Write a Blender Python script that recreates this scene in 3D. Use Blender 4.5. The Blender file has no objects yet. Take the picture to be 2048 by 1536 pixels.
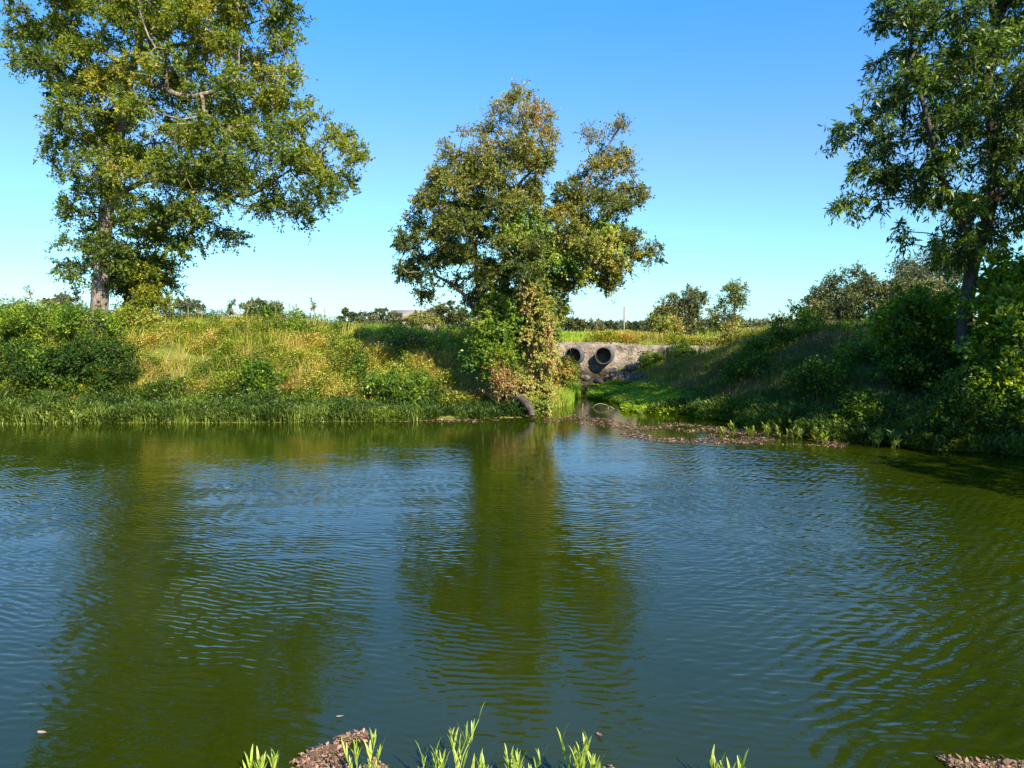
import bpy, math, random
import numpy as np
from mathutils import Vector
rng = np.random.default_rng(7)
random.seed(7)
C = bpy.context.scene
COL = C.collection
# ------------------------------------------------------------------ camera
CAMH, F, PITCH = 2.5, 1500.0, math.atan(108/1500)
cam_d = bpy.data.cameras.new('camera'); cam = bpy.data.objects.new('camera', cam_d); COL.objects.link(cam)
cam.location = (0, 0, CAMH); cam.rotation_euler = (math.pi/2-PITCH, 0, 0)
cam_d.sensor_width = 36; cam_d.lens = F/2048*36; cam_d.clip_end = 3000; cam_d.clip_start = .05
C.camera = cam
# ------------------------------------------------------------------ light
SUN_AZ, SUN_EL = math.radians(150), math.radians(36)
w = bpy.data.worlds.new('World'); C.world = w; w.use_nodes = True
nt = w.node_tree; bg = nt.nodes['Background']
sky = nt.nodes.new('ShaderNodeTexSky'); sky.sky_type = 'NISHITA'; sky.sun_disc = False
sky.sun_elevation = SUN_EL; sky.sun_rotation = SUN_AZ; sky.air_density = 1.0; sky.dust_density = 0.4; sky.ozone_density = 3.0
hs = nt.nodes.new('ShaderNodeHueSaturation'); hs.inputs['Saturation'].default_value = 1.2
nt.links.new(sky.outputs[0], hs.inputs['Color'])
tcw = nt.nodes.new('ShaderNodeTexCoord'); spw = nt.nodes.new('ShaderNodeSeparateXYZ'); nt.links.new(tcw.outputs['Generated'], spw.inputs[0])
rw = nt.nodes.new('ShaderNodeValToRGB'); nt.links.new(spw.outputs[2], rw.inputs[0])
for i, (p_, c_) in enumerate([(0.0, (.36, .54, .72)), (.08, (.41, .60, .66)), (.22, (.58, .62, .68)), (.38, (.42, .73, .90)), (.52, (.50, 1.0, 1.38)), (.8, (.48, .92, 1.25))]):
    e_ = rw.color_ramp.elements[i] if i < 2 else rw.color_ramp.elements.new(p_)
    e_.position = p_; e_.color = (*c_, 1)
mw = nt.nodes.new('ShaderNodeVectorMath'); mw.operation = 'MULTIPLY'; nt.links.new(hs.outputs[0], mw.inputs[0]); nt.links.new(rw.outputs[0], mw.inputs[1])
nt.links.new(mw.outputs[0], bg.inputs[0])
bg.inputs[1].default_value = 0.108
sd = bpy.data.lights.new('sun', 'SUN'); sd.energy = 5.0; sd.angle = math.radians(.5); sd.color = (1, .87, .66)
so = bpy.data.objects.new('sun', sd); COL.objects.link(so)
S = Vector((math.sin(SUN_AZ)*math.cos(SUN_EL), math.cos(SUN_AZ)*math.cos(SUN_EL), math.sin(SUN_EL)))
so.rotation_euler = S.to_track_quat('Z', 'Y').to_euler(); so.location = (20, -20, 30)
C.view_settings.view_transform = 'Standard'; C.view_settings.look = 'None'
C.view_settings.exposure = 1.6; C.view_settings.gamma = 1

# ------------------------------------------------------------------ helpers
cP, sP = math.cos(PITCH), math.sin(PITCH)
def ray(px, py):
    px = np.asarray(px, float); py = np.asarray(py, float)
    cx, cy = (px-1024)/F, -(py-768)/F
    return np.stack([cx, cP+cy*sP, -sP+cy*cP], -1)
def at(px, py, Y):                       # real point at forward distance Y
    r = ray(px, py); Y = np.asarray(Y, float)
    return np.stack([r[..., 0]/r[..., 1]*Y, Y+0*r[..., 0], CAMH+r[..., 2]/r[..., 1]*Y], -1)
def onz(px, py, z=0.0):
    r = ray(px, py); t = (z-CAMH)/r[..., 2]
    return r*t[..., None]+np.array([0, 0, CAMH]) if np.ndim(px) else r*t+np.array([0, 0, CAMH])
def topx(P):
    d = P-np.array([0, 0, CAMH]); zc = d[:, 1]*cP-d[:, 2]*sP; yc = d[:, 1]*sP+d[:, 2]*cP
    return 1024+F*d[:, 0]/zc, 768-F*yc/zc
def vnoise(x, y, s=1.0, seed=0):         # value noise 0..1
    x = np.asarray(x)/s; y = np.asarray(y)/s
    xi = np.floor(x).astype(np.int64); yi = np.floor(y).astype(np.int64); fx = x-xi; fy = y-yi
    fx = fx*fx*(3-2*fx); fy = fy*fy*(3-2*fy)
    def h(a, b):
        n = (a*374761393+b*668265263+seed*982451653) & 0x7fffffff
        n = ((n ^ (n >> 13))*1274126177) & 0x7fffffff
        return ((n ^ (n >> 16)) & 0xffff)/65535.0
    return (h(xi, yi)*(1-fx)+h(xi+1, yi)*fx)*(1-fy)+(h(xi, yi+1)*(1-fx)+h(xi+1, yi+1)*fx)*fy
def fbm(x, y, s=1.0, seed=0):
    return .5*vnoise(x, y, s, seed)+.3*vnoise(x, y, s/2.1, seed+1)+.2*vnoise(x, y, s/4.3, seed+2)
def norm(a): return a/np.maximum(np.linalg.norm(a, axis=-1, keepdims=True), 1e-9)
def rdir(n): return norm(rng.normal(size=(n, 3)))

def tag(o, label=None, cat=None, group=None, kind=None):
    if label: o['label'] = label
    if cat: o['category'] = cat
    if group: o['group'] = group
    if kind: o['kind'] = kind
    return o
def qmesh(name, V, Q, mat, parent=None, tint=None, smooth=False, loc=None):
    V = np.asarray(V, np.float32).reshape(-1, 3); Q = np.asarray(Q, np.int32)
    if loc is not None: V = V-np.asarray(loc, np.float32)
    k = Q.shape[1]
    me = bpy.data.meshes.new(name); me.vertices.add(len(V)); me.vertices.foreach_set('co', V.ravel())
    me.loops.add(Q.size); me.loops.foreach_set('vertex_index', Q.ravel())
    me.polygons.add(len(Q)); me.polygons.foreach_set('loop_start', np.arange(0, Q.size, k, dtype=np.int32))
    try: me.polygons.foreach_set('loop_total', np.full(len(Q), k, np.int32))
    except Exception: pass
    if smooth: me.polygons.foreach_set('use_smooth', np.ones(len(Q), bool))
    if tint is not None:
        a = me.attributes.new('tint', 'FLOAT', 'FACE'); a.data.foreach_set('value', np.asarray(tint, np.float32))
    me.update(calc_edges=True); me.materials.append(mat)
    o = bpy.data.objects.new(name, me); COL.objects.link(o)
    if loc is not None and parent is None: o.location = tuple(float(v) for v in loc)
    if parent is not None: o.parent = parent
    return o
def empty(name, loc, label, cat, group=None):
    o = bpy.data.objects.new(name, None); COL.objects.link(o); o.location = tuple(float(v) for v in loc)
    o.empty_display_size = .2
    return tag(o, label, cat, group)

# ------------------------------------------------------------------ materials
def newmat(name):
    m = bpy.data.materials.new(name); m.use_nodes = True
    return m, m.node_tree, m.node_tree.nodes, m.node_tree.links
def ramp(nd, stops):
    r = nd.new('ShaderNodeValToRGB'); e = r.color_ramp.elements
    e[0].position, e[0].color = stops[0][0], (*stops[0][1], 1); e[1].position, e[1].color = stops[-1][0], (*stops[-1][1], 1)
    for p, c in stops[1:-1]:
        x = e.new(p); x.color = (*c, 1)
    return r
def foliage(name, cols, transl=.35, rough=.5, spec=.3):
    m, t, nd, lk = newmat(name); b = nd['Principled BSDF']; out = nd['Material Output']
    a = nd.new('ShaderNodeAttribute'); a.attribute_name = 'tint'
    n = len(cols); r = ramp(nd, [(i/(n-1), c) for i, c in enumerate(cols)])
    lk.new(a.outputs['Fac'], r.inputs[0]); lk.new(r.outputs[0], b.inputs['Base Color'])
    b.inputs['Roughness'].default_value = rough; b.inputs['Specular IOR Level'].default_value = spec
    tr = nd.new('ShaderNodeBsdfTranslucent'); hsv = nd.new('ShaderNodeHueSaturation')
    hsv.inputs['Saturation'].default_value = 1.15; hsv.inputs['Value'].default_value = 1.5; hsv.inputs['Hue'].default_value = .49
    lk.new(r.outputs[0], hsv.inputs['Color']); lk.new(hsv.outputs[0], tr.inputs[0])
    mx = nd.new('ShaderNodeMixShader'); mx.inputs[0].default_value = transl
    lk.new(b.outputs[0], mx.inputs[1]); lk.new(tr.outputs[0], mx.inputs[2]); lk.new(mx.outputs[0], out.inputs[0])
    return m
def noisemat(name, stops, scale=5, rough=.9, bump=.3, bscale=None, dist=.03, stretch=(1, 1, 1)):
    m, t, nd, lk = newmat(name); b = nd['Principled BSDF']; b.inputs['Roughness'].default_value = rough
    b.inputs['Specular IOR Level'].default_value = .2
    tc = nd.new('ShaderNodeTexCoord'); mp = nd.new('ShaderNodeMapping'); mp.inputs['Scale'].default_value = stretch
    lk.new(tc.outputs['Object'], mp.inputs[0])
    n = nd.new('ShaderNodeTexNoise'); n.inputs['Scale'].default_value = scale; n.inputs['Detail'].default_value = 8; n.inputs['Roughness'].default_value = .65
    lk.new(mp.outputs[0], n.inputs[0]); r = ramp(nd, stops); lk.new(n.outputs[0], r.inputs[0]); lk.new(r.outputs[0], b.inputs['Base Color'])
    n2 = nd.new('ShaderNodeTexNoise'); n2.inputs['Scale'].default_value = bscale or scale*3; n2.inputs['Detail'].default_value = 6
    lk.new(mp.outputs[0], n2.inputs[0]); bp = nd.new('ShaderNodeBump'); bp.inputs['Strength'].default_value = bump; bp.inputs['Distance'].default_value = dist
    lk.new(n2.outputs[0], bp.inputs['Height']); lk.new(bp.outputs[0], b.inputs['Normal'])
    return m
M = {}
M['elm'] = foliage('elm_leaf', [(.035, .062, .010), (.065, .11, .012), (.11, .16, .014), (.18, .22, .018), (.27, .27, .025), (.30, .19, .04)], .42)
M['hack'] = foliage('hackberry_leaf', [(.035, .060, .013), (.065, .10, .016), (.12, .15, .02), (.20, .20, .03), (.30, .23, .05), (.34, .19, .07)], .34)
M['pecan'] = foliage('pecan_leaf', [(.03, .062, .010), (.05, .095, .012), (.085, .14, .014), (.15, .22, .018), (.28, .30, .03)], .30, .4)
M['vine'] = foliage('vine_leaf', [(.04, .09, .01), (.09, .16, .014), (.15, .24, .02), (.24, .28, .03), (.34, .28, .08), (.30, .13, .07)], .36, .4)
M['vinepink'] = foliage('tan_vine_leaf', [(.07, .12, .015), (.15, .19, .025), (.27, .26, .05), (.34, .22, .10), (.20, .09, .05)], .3, .5)
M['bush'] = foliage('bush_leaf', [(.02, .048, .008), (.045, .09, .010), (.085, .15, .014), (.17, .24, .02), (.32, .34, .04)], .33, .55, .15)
M['thicket'] = foliage('thicket_leaf', [(.045, .10, .010), (.09, .16, .013), (.15, .24, .017), (.25, .34, .022), (.36, .36, .05)], .38, .4)
M['oak'] = foliage('oak_leaf', [(.024, .038, .013), (.04, .056, .016), (.07, .085, .022), (.14, .14, .035), (.22, .19, .06)], .2)
M['far'] = foliage('far_leaf', [(.04, .06, .03), (.07, .085, .04), (.11, .12, .05), (.16, .15, .07)], .2)
M['grass'] = foliage('green_grass', [(.10, .17, .015), (.17, .26, .02), (.26, .35, .03), (.36, .40, .05), (.42, .38, .12)], .4, .6)
M['dry'] = foliage('dry_grass', [(.12, .16, .02), (.24, .26, .035), (.34, .30, .06), (.42, .31, .10), (.42, .28, .16)], .3, .7)
M['weed'] = foliage('weed_leaf', [(.035, .075, .010), (.09, .16, .016), (.22, .27, .025), (.38, .34, .06), (.46, .27, .12)], .35, .55)
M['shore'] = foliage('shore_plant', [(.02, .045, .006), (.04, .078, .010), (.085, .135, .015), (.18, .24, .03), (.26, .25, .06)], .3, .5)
M['lawn'] = foliage('creeping_weed', [(.08, .16, .012), (.14, .25, .016), (.22, .33, .02), (.32, .38, .04)], .4, .5)
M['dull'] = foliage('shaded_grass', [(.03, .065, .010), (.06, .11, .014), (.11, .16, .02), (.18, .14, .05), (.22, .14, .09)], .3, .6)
M['fore'] = foliage('foreground_leaf', [(.12, .2, .03), (.2, .3, .045), (.34, .42, .08), (.45, .48, .14)], .3, .4)
M['litter'] = foliage('leaf_litter', [(.03, .02, .014), (.09, .05, .035), (.20, .11, .08), (.32, .2, .14), (.14, .14, .05)], .1, .8)
M['bark'] = noisemat('bark', [(.3, (.045, .035, .028)), (.5, (.12, .10, .08)), (.7, (.24, .2, .16))], 9, .95, .9, 14, .05, (1, 1, .22))
M['barkpale'] = noisemat('pale_bark', [(.3, (.07, .06, .05)), (.5, (.22, .19, .16)), (.72, (.38, .33, .28))], 9, .95, 1, 14, .06, (1, 1, .2))
M['barkelm'] = noisemat('elm_bark', [(.3, (.05, .042, .036)), (.5, (.15, .125, .105)), (.72, (.30, .26, .22))], 9, .95, 1, 14, .06, (1, 1, .2))
M['barkdark'] = noisemat('dark_bark', [(.3, (.02, .017, .014)), (.7, (.09, .075, .06))], 9, .95, .8, 14, .04, (1, 1, .25))
M['stalk'] = noisemat('dry_stalk', [(.3, (.12, .10, .06)), (.7, (.30, .25, .16))], 20)
M['concrete'] = noisemat('rough_concrete', [(.3, (.05, .044, .038)), (.42, (.11, .095, .08)), (.55, (.18, .155, .13)), (.7, (.29, .235, .19))], 1.8, .95, 1, 9, .12)
M['rock'] = noisemat('rubble_rock', [(.3, (.06, .052, .045)), (.5, (.15, .13, .115)), (.7, (.30, .25, .22))], 5, .95, .8, 14, .04)
M['pipe'] = noisemat('pipe_plastic', [(.3, (.035, .037, .045)), (.7, (.09, .09, .10))], 6, .5, .15)
M['pipein'] = noisemat('pipe_inside_shade', [(.3, (.002, .002, .002)), (.7, (.005, .005, .005))], 6, .8, .15)  # near-black: the shade inside the pipe is put into the colour
M['post'] = noisemat('grey_post', [(.3, (.14, .13, .12)), (.7, (.26, .24, .22))], 8)
M['roof'] = noisemat('roof_shingle', [(.3, (.15, .13, .13)), (.7, (.22, .2, .2))], 8)
M['wall'] = noisemat('house_wall', [(.3, (.16, .14, .12)), (.7, (.22, .2, .18))], 4)
M['straw'] = noisemat('pale_twig', [(.3, (.3, .26, .12)), (.7, (.5, .42, .22))], 20)

def stain(m, z0, z1, k):                # damp algae and mud stain creeping up from the channel
    t = m.node_tree; nd, lk = t.nodes, t.links; b = nd['Principled BSDF']; src = b.inputs['Base Color'].links[0].from_socket
    g = nd.new('ShaderNodeNewGeometry'); sp = nd.new('ShaderNodeSeparateXYZ'); lk.new(g.outputs['Position'], sp.inputs[0])
    n = nd.new('ShaderNodeTexNoise'); n.inputs['Scale'].default_value = 1.6; n.inputs['Detail'].default_value = 5; lk.new(g.outputs['Position'], n.inputs[0])
    ad = nd.new('ShaderNodeMath'); ad.operation = 'MULTIPLY_ADD'; lk.new(n.outputs[0], ad.inputs[0]); ad.inputs[1].default_value = -.9; lk.new(sp.outputs[2], ad.inputs[2])
    mr = nd.new('ShaderNodeMapRange'); lk.new(ad.outputs[0], mr.inputs[0]); mr.inputs[1].default_value = z0; mr.inputs[2].default_value = z1; mr.inputs[3].default_value = 1; mr.inputs[4].default_value = 0
    mx = nd.new('ShaderNodeMix'); mx.data_type = 'RGBA'; lk.new(mr.outputs[0], mx.inputs[0]); lk.new(src, mx.inputs[6]); mx.inputs[7].default_value = (*k, 1)
    lk.new(mx.outputs[2], b.inputs['Base Color'])
stain(M['concrete'], .25, .55, (.035, .026, .018)); stain(M['rock'], -.1, .15, (.04, .03, .02))
def ground_mat():
    m, t, nd, lk = newmat('bank_soil'); b = nd['Principled BSDF']; b.inputs['Roughness'].default_value = .95; b.inputs['Specular IOR Level'].default_value = .1
    g = nd.new('ShaderNodeNewGeometry')
    n = nd.new('ShaderNodeTexNoise'); n.inputs['Scale'].default_value = .5; n.inputs['Detail'].default_value = 10; n.inputs['Roughness'].default_value = .7
    lk.new(g.outputs['Position'], n.inputs[0])
    r = ramp(nd, [(.3, (.03, .03, .012)), (.42, (.06, .075, .015)), (.52, (.11, .13, .025)), (.62, (.17, .15, .05)), (.75, (.22, .16, .09))])
    lk.new(n.outputs[0], r.inputs[0]); lk.new(r.outputs[0], b.inputs['Base Color'])
    n2 = nd.new('ShaderNodeTexNoise'); n2.inputs['Scale'].default_value = 6; n2.inputs['Detail'].default_value = 8
    lk.new(g.outputs['Position'], n2.inputs[0]); bp = nd.new('ShaderNodeBump'); bp.inputs['Strength'].default_value = .8; bp.inputs['Distance'].default_value = .1
    lk.new(n2.outputs[0], bp.inputs['Height']); lk.new(bp.outputs[0], b.inputs['Normal'])
    return m
def water_mat():
    m, t, nd, lk = newmat('pond_water'); b = nd['Principled BSDF']
    g = nd.new('ShaderNodeNewGeometry'); sep = nd.new('ShaderNodeSeparateXYZ'); lk.new(g.outputs['Position'], sep.inputs[0])
    def math_(op, a, c=None, v=None):
        x = nd.new('ShaderNodeMath'); x.operation = op
        if isinstance(a, (int, float)): x.inputs[0].default_value = a
        else: lk.new(a, x.inputs[0])
        if c is not None:
            if isinstance(c, (int, float)): x.inputs[1].default_value = c
            else: lk.new(c, x.inputs[1])
        return x.outputs[0]
    # murky green body
    n0 = nd.new('ShaderNodeTexNoise'); n0.inputs['Scale'].default_value = .35; n0.inputs['Detail'].default_value = 4
    lk.new(g.outputs['Position'], n0.inputs[0])
    r = ramp(nd, [(.3, (.0100, .0180, .0006)), (.7, (.0155, .0240, .0006))]); lk.new(n0.outputs[0], r.inputs[0]); lk.new(r.outputs[0], b.inputs['Base Color'])
    b.inputs['Roughness'].default_value = .03; b.inputs['IOR'].default_value = 1.37
    n4 = nd.new('ShaderNodeTexNoise'); n4.inputs['Scale'].default_value = 22; n4.inputs['Detail'].default_value = 2
    mp = nd.new('ShaderNodeMapping'); mp.inputs['Scale'].default_value = (.5, 1, 1)
    lk.new(g.outputs['Position'], mp.inputs[0]); lk.new(mp.outputs[0], n4.inputs[0])
    bp = nd.new('ShaderNodeBump'); bp.inputs['Strength'].default_value = 1; bp.inputs['Distance'].default_value = .0012
    lk.new(n4.outputs[0], bp.inputs['Height']); lk.new(bp.outputs[0], b.inputs['Normal'])
    return m
M['ground'] = ground_mat(); M['water'] = water_mat()

# ------------------------------------------------------------------ terrain
PROF = {   # picture column -> (distance, height) along that line of sight
 -900: [(19.0, -.4), (19.6, 0), (22.2, .15), (23.5, .9), (25.5, 1.9), (27.5, 2.5), (31, 2.75), (38, 2.5), (60, 1.9), (200, 1.9)],
 0:    [(19.3, -.4), (19.8, 0), (22.2, .15), (23.5, .9), (25.5, 1.95), (27.5, 2.65), (31, 2.95), (38, 2.5), (60, 1.9), (200, 1.9)],
 560:  [(19.6, -.4), (20.1, 0), (22.3, .15), (23.5, .8), (25.5, 1.75), (27.5, 2.25), (31, 2.55), (38, 2.3), (60, 1.9), (200, 1.9)],
 820:  [(20.0, -.4), (20.4, 0), (22.5, .15), (23.8, .7), (25.8, 1.6), (27.8, 1.95), (31, 2.05), (38, 2.0), (60, 1.9), (200, 1.9)],
 960:  [(20.4, -.4), (20.8, 0), (22.6, .15), (24, .6), (26, 1.3), (28, 1.8), (32, 1.95), (38, 1.95), (60, 1.9), (200, 1.9)],
 1050: [(20.9, -.4), (21.3, 0), (23, .15), (25, .45), (27, .9), (29, 1.4), (31.5, 1.9), (38, 2.0), (60, 1.9), (200, 1.9)],
 1085: [(21.3, -.4), (22, 0), (24, .08), (28, .15), (31, .35), (32.0, 1.85), (33, 1.95), (38, 2.0), (60, 1.9), (200, 1.9)],
 1135: [(23, -.4), (24.5, -.02), (27, .05), (30, .08), (31.6, .2), (32.0, 1.85), (33, 1.95), (38, 2.0), (60, 1.9), (200, 1.9)],
 1160: [(25, -.4), (27.8, -.02), (30, .06), (31, .15), (31.6, .2), (32.0, 1.85), (33, 1.95), (38, 2.0), (60, 1.9), (200, 1.9)],
 1200: [(24.6, -.4), (27, 0), (30, .08), (31, .25), (31.6, .35), (32.0, 1.85), (33, 1.95), (38, 2.0), (60, 1.9), (200, 1.9)],
 1255: [(21.8, -.4), (23.0, 0), (29, .12), (30.5, .35), (31.4, .75), (32.0, 1.8), (33, 1.95), (38, 2.0), (60, 1.9), (200, 1.9)],
 1320: [(21.5, -.4), (22.6, 0), (27, .2), (29, .5), (31, .95), (31.5, 1.1), (32.0, 1.8), (33, 1.95), (38, 2.0), (60, 1.9), (200, 1.9)],
 1420: [(20.2, -.4), (21, 0), (23, .25), (26, .8), (29, 1.2), (31.2, 1.5), (32, 1.8), (33, 1.95), (38, 2.0), (60, 1.9), (200, 1.9)],
 1520: [(18.2, -.4), (18.9, 0), (21, .4), (23.5, 1.1), (26, 1.9), (28, 2.1), (33, 2.0), (38, 2.0), (60, 1.9), (200, 1.9)],
 1650: [(16.3, -.4), (16.9, 0), (19, .5), (21, 1.3), (23, 2.1), (25, 2.35), (30, 2.2), (38, 2.0), (60, 1.9), (200, 1.9)],
 1850: [(15.1, -.4), (15.6, 0), (17.5, .5), (19.5, 1.3), (21.5, 2.1), (24, 2.4), (30, 2.2), (38, 2.0), (60, 1.9), (200, 1.9)],
 2048: [(14.4, -.4), (14.8, 0), (16.5, .5), (18.5, 1.3), (20.5, 2.1), (24, 2.4), (30, 2.2), (38, 2.0), (60, 1.9), (200, 1.9)],
}
PC = sorted(PROF); PU = np.array([(c-1024)/F for c in PC])
def H(X, Y, bump=True):
    X = np.asarray(X, float); Y = np.asarray(Y, float); Ys = np.maximum(Y, 1.0)
    u = np.clip(X/Ys, PU[0], PU[-1])
    Yc = np.where(np.abs(X/Ys) > .72, Ys, Ys)
    Z = np.stack([np.interp(Yc, [p[0] for p in PROF[c]], [p[1] for p in PROF[c]]) for c in PC], 0)
    k = np.clip(np.searchsorted(PU, u)-1, 0, len(PU)-2); f = (u-PU[k])/(PU[k+1]-PU[k]); f = np.clip(f, 0, 1)
    Zf = Z.reshape(len(PC), -1); i = np.arange(Zf.shape[1]); kf = k.ravel()
    z = (Zf[kf, i]*(1-f.ravel())+Zf[kf+1, i]*f.ravel()).reshape(X.shape)
    # near shore under the camera, and the shore that comes round on the right
    near = np.interp(Y, [-200, -6, 0.5, 2.6, 4.0, 4.6], [1.6, 1.5, .95, .35, -.02, -.4])
    right = np.interp(X-1.5*np.sin(Y*.4), [11.5, 13, 16, 19, 60], [-.4, .1, 1.4, 2.2, 2.2])
    left = np.interp(-X+Y*.1, [23, 25, 30, 200], [-.4, .1, 2.0, 2.2])
    z = np.maximum(z, near); z = np.where(Y < 18, np.maximum(z, np.maximum(right, left)), z)
    if bump:
        a = np.clip((z-.05)/.4, 0, 1)
        z = z+a*((fbm(X, Y, 1.5, 3)-.5)*.75+(fbm(X, Y, 6, 9)-.5)*.35)*np.clip(1-(Y-60)/100, .3, 1)
    return z
def axis(parts):
    out = []
    for a, b, n in parts: out.append(np.linspace(a, b, n, endpoint=False))
    return np.concatenate(out+[[parts[-1][1]]])
gx = axis([(-900, -200, 10), (-200, -60, 22), (-60, -22, 60), (-22, 20, 300), (20, 60, 60), (60, 200, 22), (200, 900, 10)])
gy = axis([(-200, -10, 20), (-10, 8, 60), (8, 14, 20), (14, 34, 200), (34, 70, 80), (70, 200, 40), (200, 1500, 22)])
GX, GY = np.meshgrid(gx, gy); GZ = H(GX, GY)
nx, ny = len(gx), len(gy); idx = np.arange(nx*ny).reshape(ny, nx)
Q = np.stack([idx[:-1, :-1], idx[:-1, 1:], idx[1:, 1:], idx[1:, :-1]], -1).reshape(-1, 4)
tag(qmesh('ground', np.stack([GX, GY, GZ], -1), Q, M['ground'], smooth=True), 'earth banks and flat field around the pond', 'ground', kind='structure')
def water_sheet():
    Y = np.concatenate([np.arange(2.2, 12, .018), np.arange(12, 24, .028)]); U = np.linspace(-.86, .86, 1000)
    X = U[None]*np.maximum(Y, 5.5)[:, None]; YY = np.repeat(Y[:, None], len(U), 1)
    tw = 2*np.pi; Z = np.zeros_like(X)
    ph = lambda s, sd: (fbm(X*.87-YY*.49, YY*.87+X*.49, s, sd)-.5)
    br = lambda sx, sy, s, sd: fbm(X*sx+YY*.35, YY*sy-X*.25, s, sd)
    r1 = np.hypot(X+1.5, YY-46); a1 = .3+1.2*fbm(X*.6, YY, 1.1, 101)
    h = .0012*np.sin(tw*r1/.112+10*ph(2.2, 103)+15*ph(.6, 110))*np.clip(br(.6, 2.0, .5, 102)*2.6-.75, 0, 1)*a1
    r2 = np.hypot(X-9, YY-34); h += .0010*np.sin(tw*r2/.088+10*ph(1.7, 104)+8*ph(.5, 112))*np.clip(br(.8, 1.8, .45, 105)*2.6-.75, 0, 1)
    rt = np.clip((X/np.maximum(YY, 3)-.02)/.35, 0, 1)     # livelier crossing ripples over to the right
    r3 = np.hypot(X+14, YY-27); h += .0017*rt*np.sin(tw*r3/.14+9*ph(1.4, 106)+7*ph(.5, 113))*np.clip(br(1, 1.4, .5, 107)*2.4-.6, 0, 1)
    h += (.0020+.0022*rt)*(fbm(X*.55+.1*YY, YY, .15, 108)-.5)*2
    h += .003*(fbm(X*.5, YY, .55, 109)-.5)
    calm = np.interp(YY, [2.2, 3, 5, 15.5, 19, 21], [0, .45, 1.05, 1, .22, .07])*(.12+1.6*np.clip(fbm(X*.6, YY, 3.6, 111)*1.7-.35, 0, 1))
    sh = 15.3+np.clip(.45-X/np.maximum(YY, 3), 0, 1)*9     # lee under the right bank
    calm *= np.clip((sh+1.2-YY)/2.5, .08, 1)
    calm = np.maximum(calm, rt*.85*np.clip((sh+.6-YY)/2, 0, 1)*np.clip((YY-4)/3, 0, 1))
    edge = np.clip((.86-np.abs(U))/.06, 0, 1)[None]*np.clip((24-YY)/1, 0, 1)*np.clip((YY-2.2)/.5, 0, 1)
    Z = h*calm*edge*(1.45+.55*rt); ny_, nx_ = X.shape; i = np.arange(nx_*ny_).reshape(ny_, nx_)
    V = np.stack([X, YY, Z], -1).reshape(-1, 3); Qd = np.stack([i[:-1, :-1], i[:-1, 1:], i[1:, 1:], i[1:, :-1]], -1).reshape(-1, 4)
    n0 = len(V); xa, xb = .86*5.5, .86*24; ex = np.array([(-120, -30, 0), (120, -30, 0), (120, 2.2, 0), (xa, 2.2, 0), (-xa, 2.2, 0), (-120, 2.2, 0), (xa, 5.5, 0), (xb, Y[-1], 0), (120, Y[-1], 0), (-xa, 5.5, 0), (-xb, Y[-1], 0), (-120, Y[-1], 0), (120, 60, 0), (-120, 60, 0), (120, 5.5, 0), (-120, 5.5, 0)], float)
    xb_ = .86*Y[-1]; ex[7, 0] = xb_; ex[10, 0] = -xb_
    eq = [(0, 1, 2, 5), (3, 2, 14, 6), (5, 4, 9, 15), (6, 14, 8, 7), (15, 9, 10, 11), (11, 8, 12, 13)]
    return np.concatenate([V, ex]), np.concatenate([Qd, np.array(eq)+n0])
V, Qd = water_sheet()
tag(qmesh('water', V, Qd, M['water'], smooth=True), 'murky green pond water with wind ripples', 'water', kind='structure')

# ------------------------------------------------------------------ mesh kits
def leaf_arrays(P, D, N, L, W, fold=.18):
    n = len(P); D = norm(D); side = norm(np.cross(D, N)); N = np.cross(side, D)
    L = np.broadcast_to(L, n)[:, None]; W = np.broadcast_to(W, n)[:, None]
    mid = P+D*L*.45
    V = np.stack([P, mid+side*W*.5+N*W*fold, P+D*L-N*L*.08, mid-side*W*.5+N*W*fold], 1).reshape(-1, 3)
    Qd = np.arange(4*n).reshape(n, 4); return V, Qd
def blades(P, h, w, lean, az=None, bend=1.0):
    """bent tapering blades, two quads each"""
    n = len(P); az = rng.uniform(0, 2*np.pi, n) if az is None else az
    h = np.broadcast_to(h, n); w = np.broadcast_to(w, n); lean = np.broadcast_to(lean, n)
    d = np.stack([np.cos(az), np.sin(az), 0*az], 1); s = np.stack([-np.sin(az+.6), np.cos(az+.6), 0*az], 1)
    up = np.array([0, 0, 1.])
    m = P+d*(h*lean*.35)[:, None]+up*(h*.55)[:, None]
    t = P+d*(h*lean*(.35+.65*bend))[:, None]+up*(h*(1-.25*lean*bend))[:, None]
    W = (w*.5)[:, None]
    V = np.stack([P-s*W, P+s*W, m+s*W*.8, m-s*W*.8, t+s*W*.12, t-s*W*.12], 1).reshape(-1, 3)
    b = np.arange(n)[:, None]*6
    Qd = np.concatenate([b+np.array([0, 1, 2, 3]), b+np.array([3, 2, 4, 5])], 1).reshape(-1, 4)
    return V, Qd
class Acc:
    def __init__(s): s.V, s.Q, s.T, s.n = [], [], [], 0
    def add(s, V, Qd, T=None):
        s.V.append(V); s.Q.append(Qd+s.n); s.n += len(V)
        s.T.append(np.full(len(Qd), .5) if T is None else np.clip(T, 0, 1))
    def build(s, name, mat, parent=None, smooth=False, loc=None, tint=True):
        return qmesh(name, np.concatenate(s.V), np.concatenate(s.Q), mat, parent, np.concatenate(s.T) if tint else None, smooth, loc)
def ring(p, d, r, k):
    ref = np.where(np.abs(d[:, 2:3]) > .9, np.array([[1., 0, 0]]), np.array([[0, 0, 1.]]))
    ref = np.array([[.31, .95, .05]])+0*d
    a = norm(np.cross(d, ref)); b = np.cross(d, a)
    th = np.arange(k)*2*np.pi/k
    return p[:, None]+(a[:, None]*np.cos(th)[None, :, None]+b[:, None]*np.sin(th)[None, :, None])*r[:, None, None]
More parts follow.
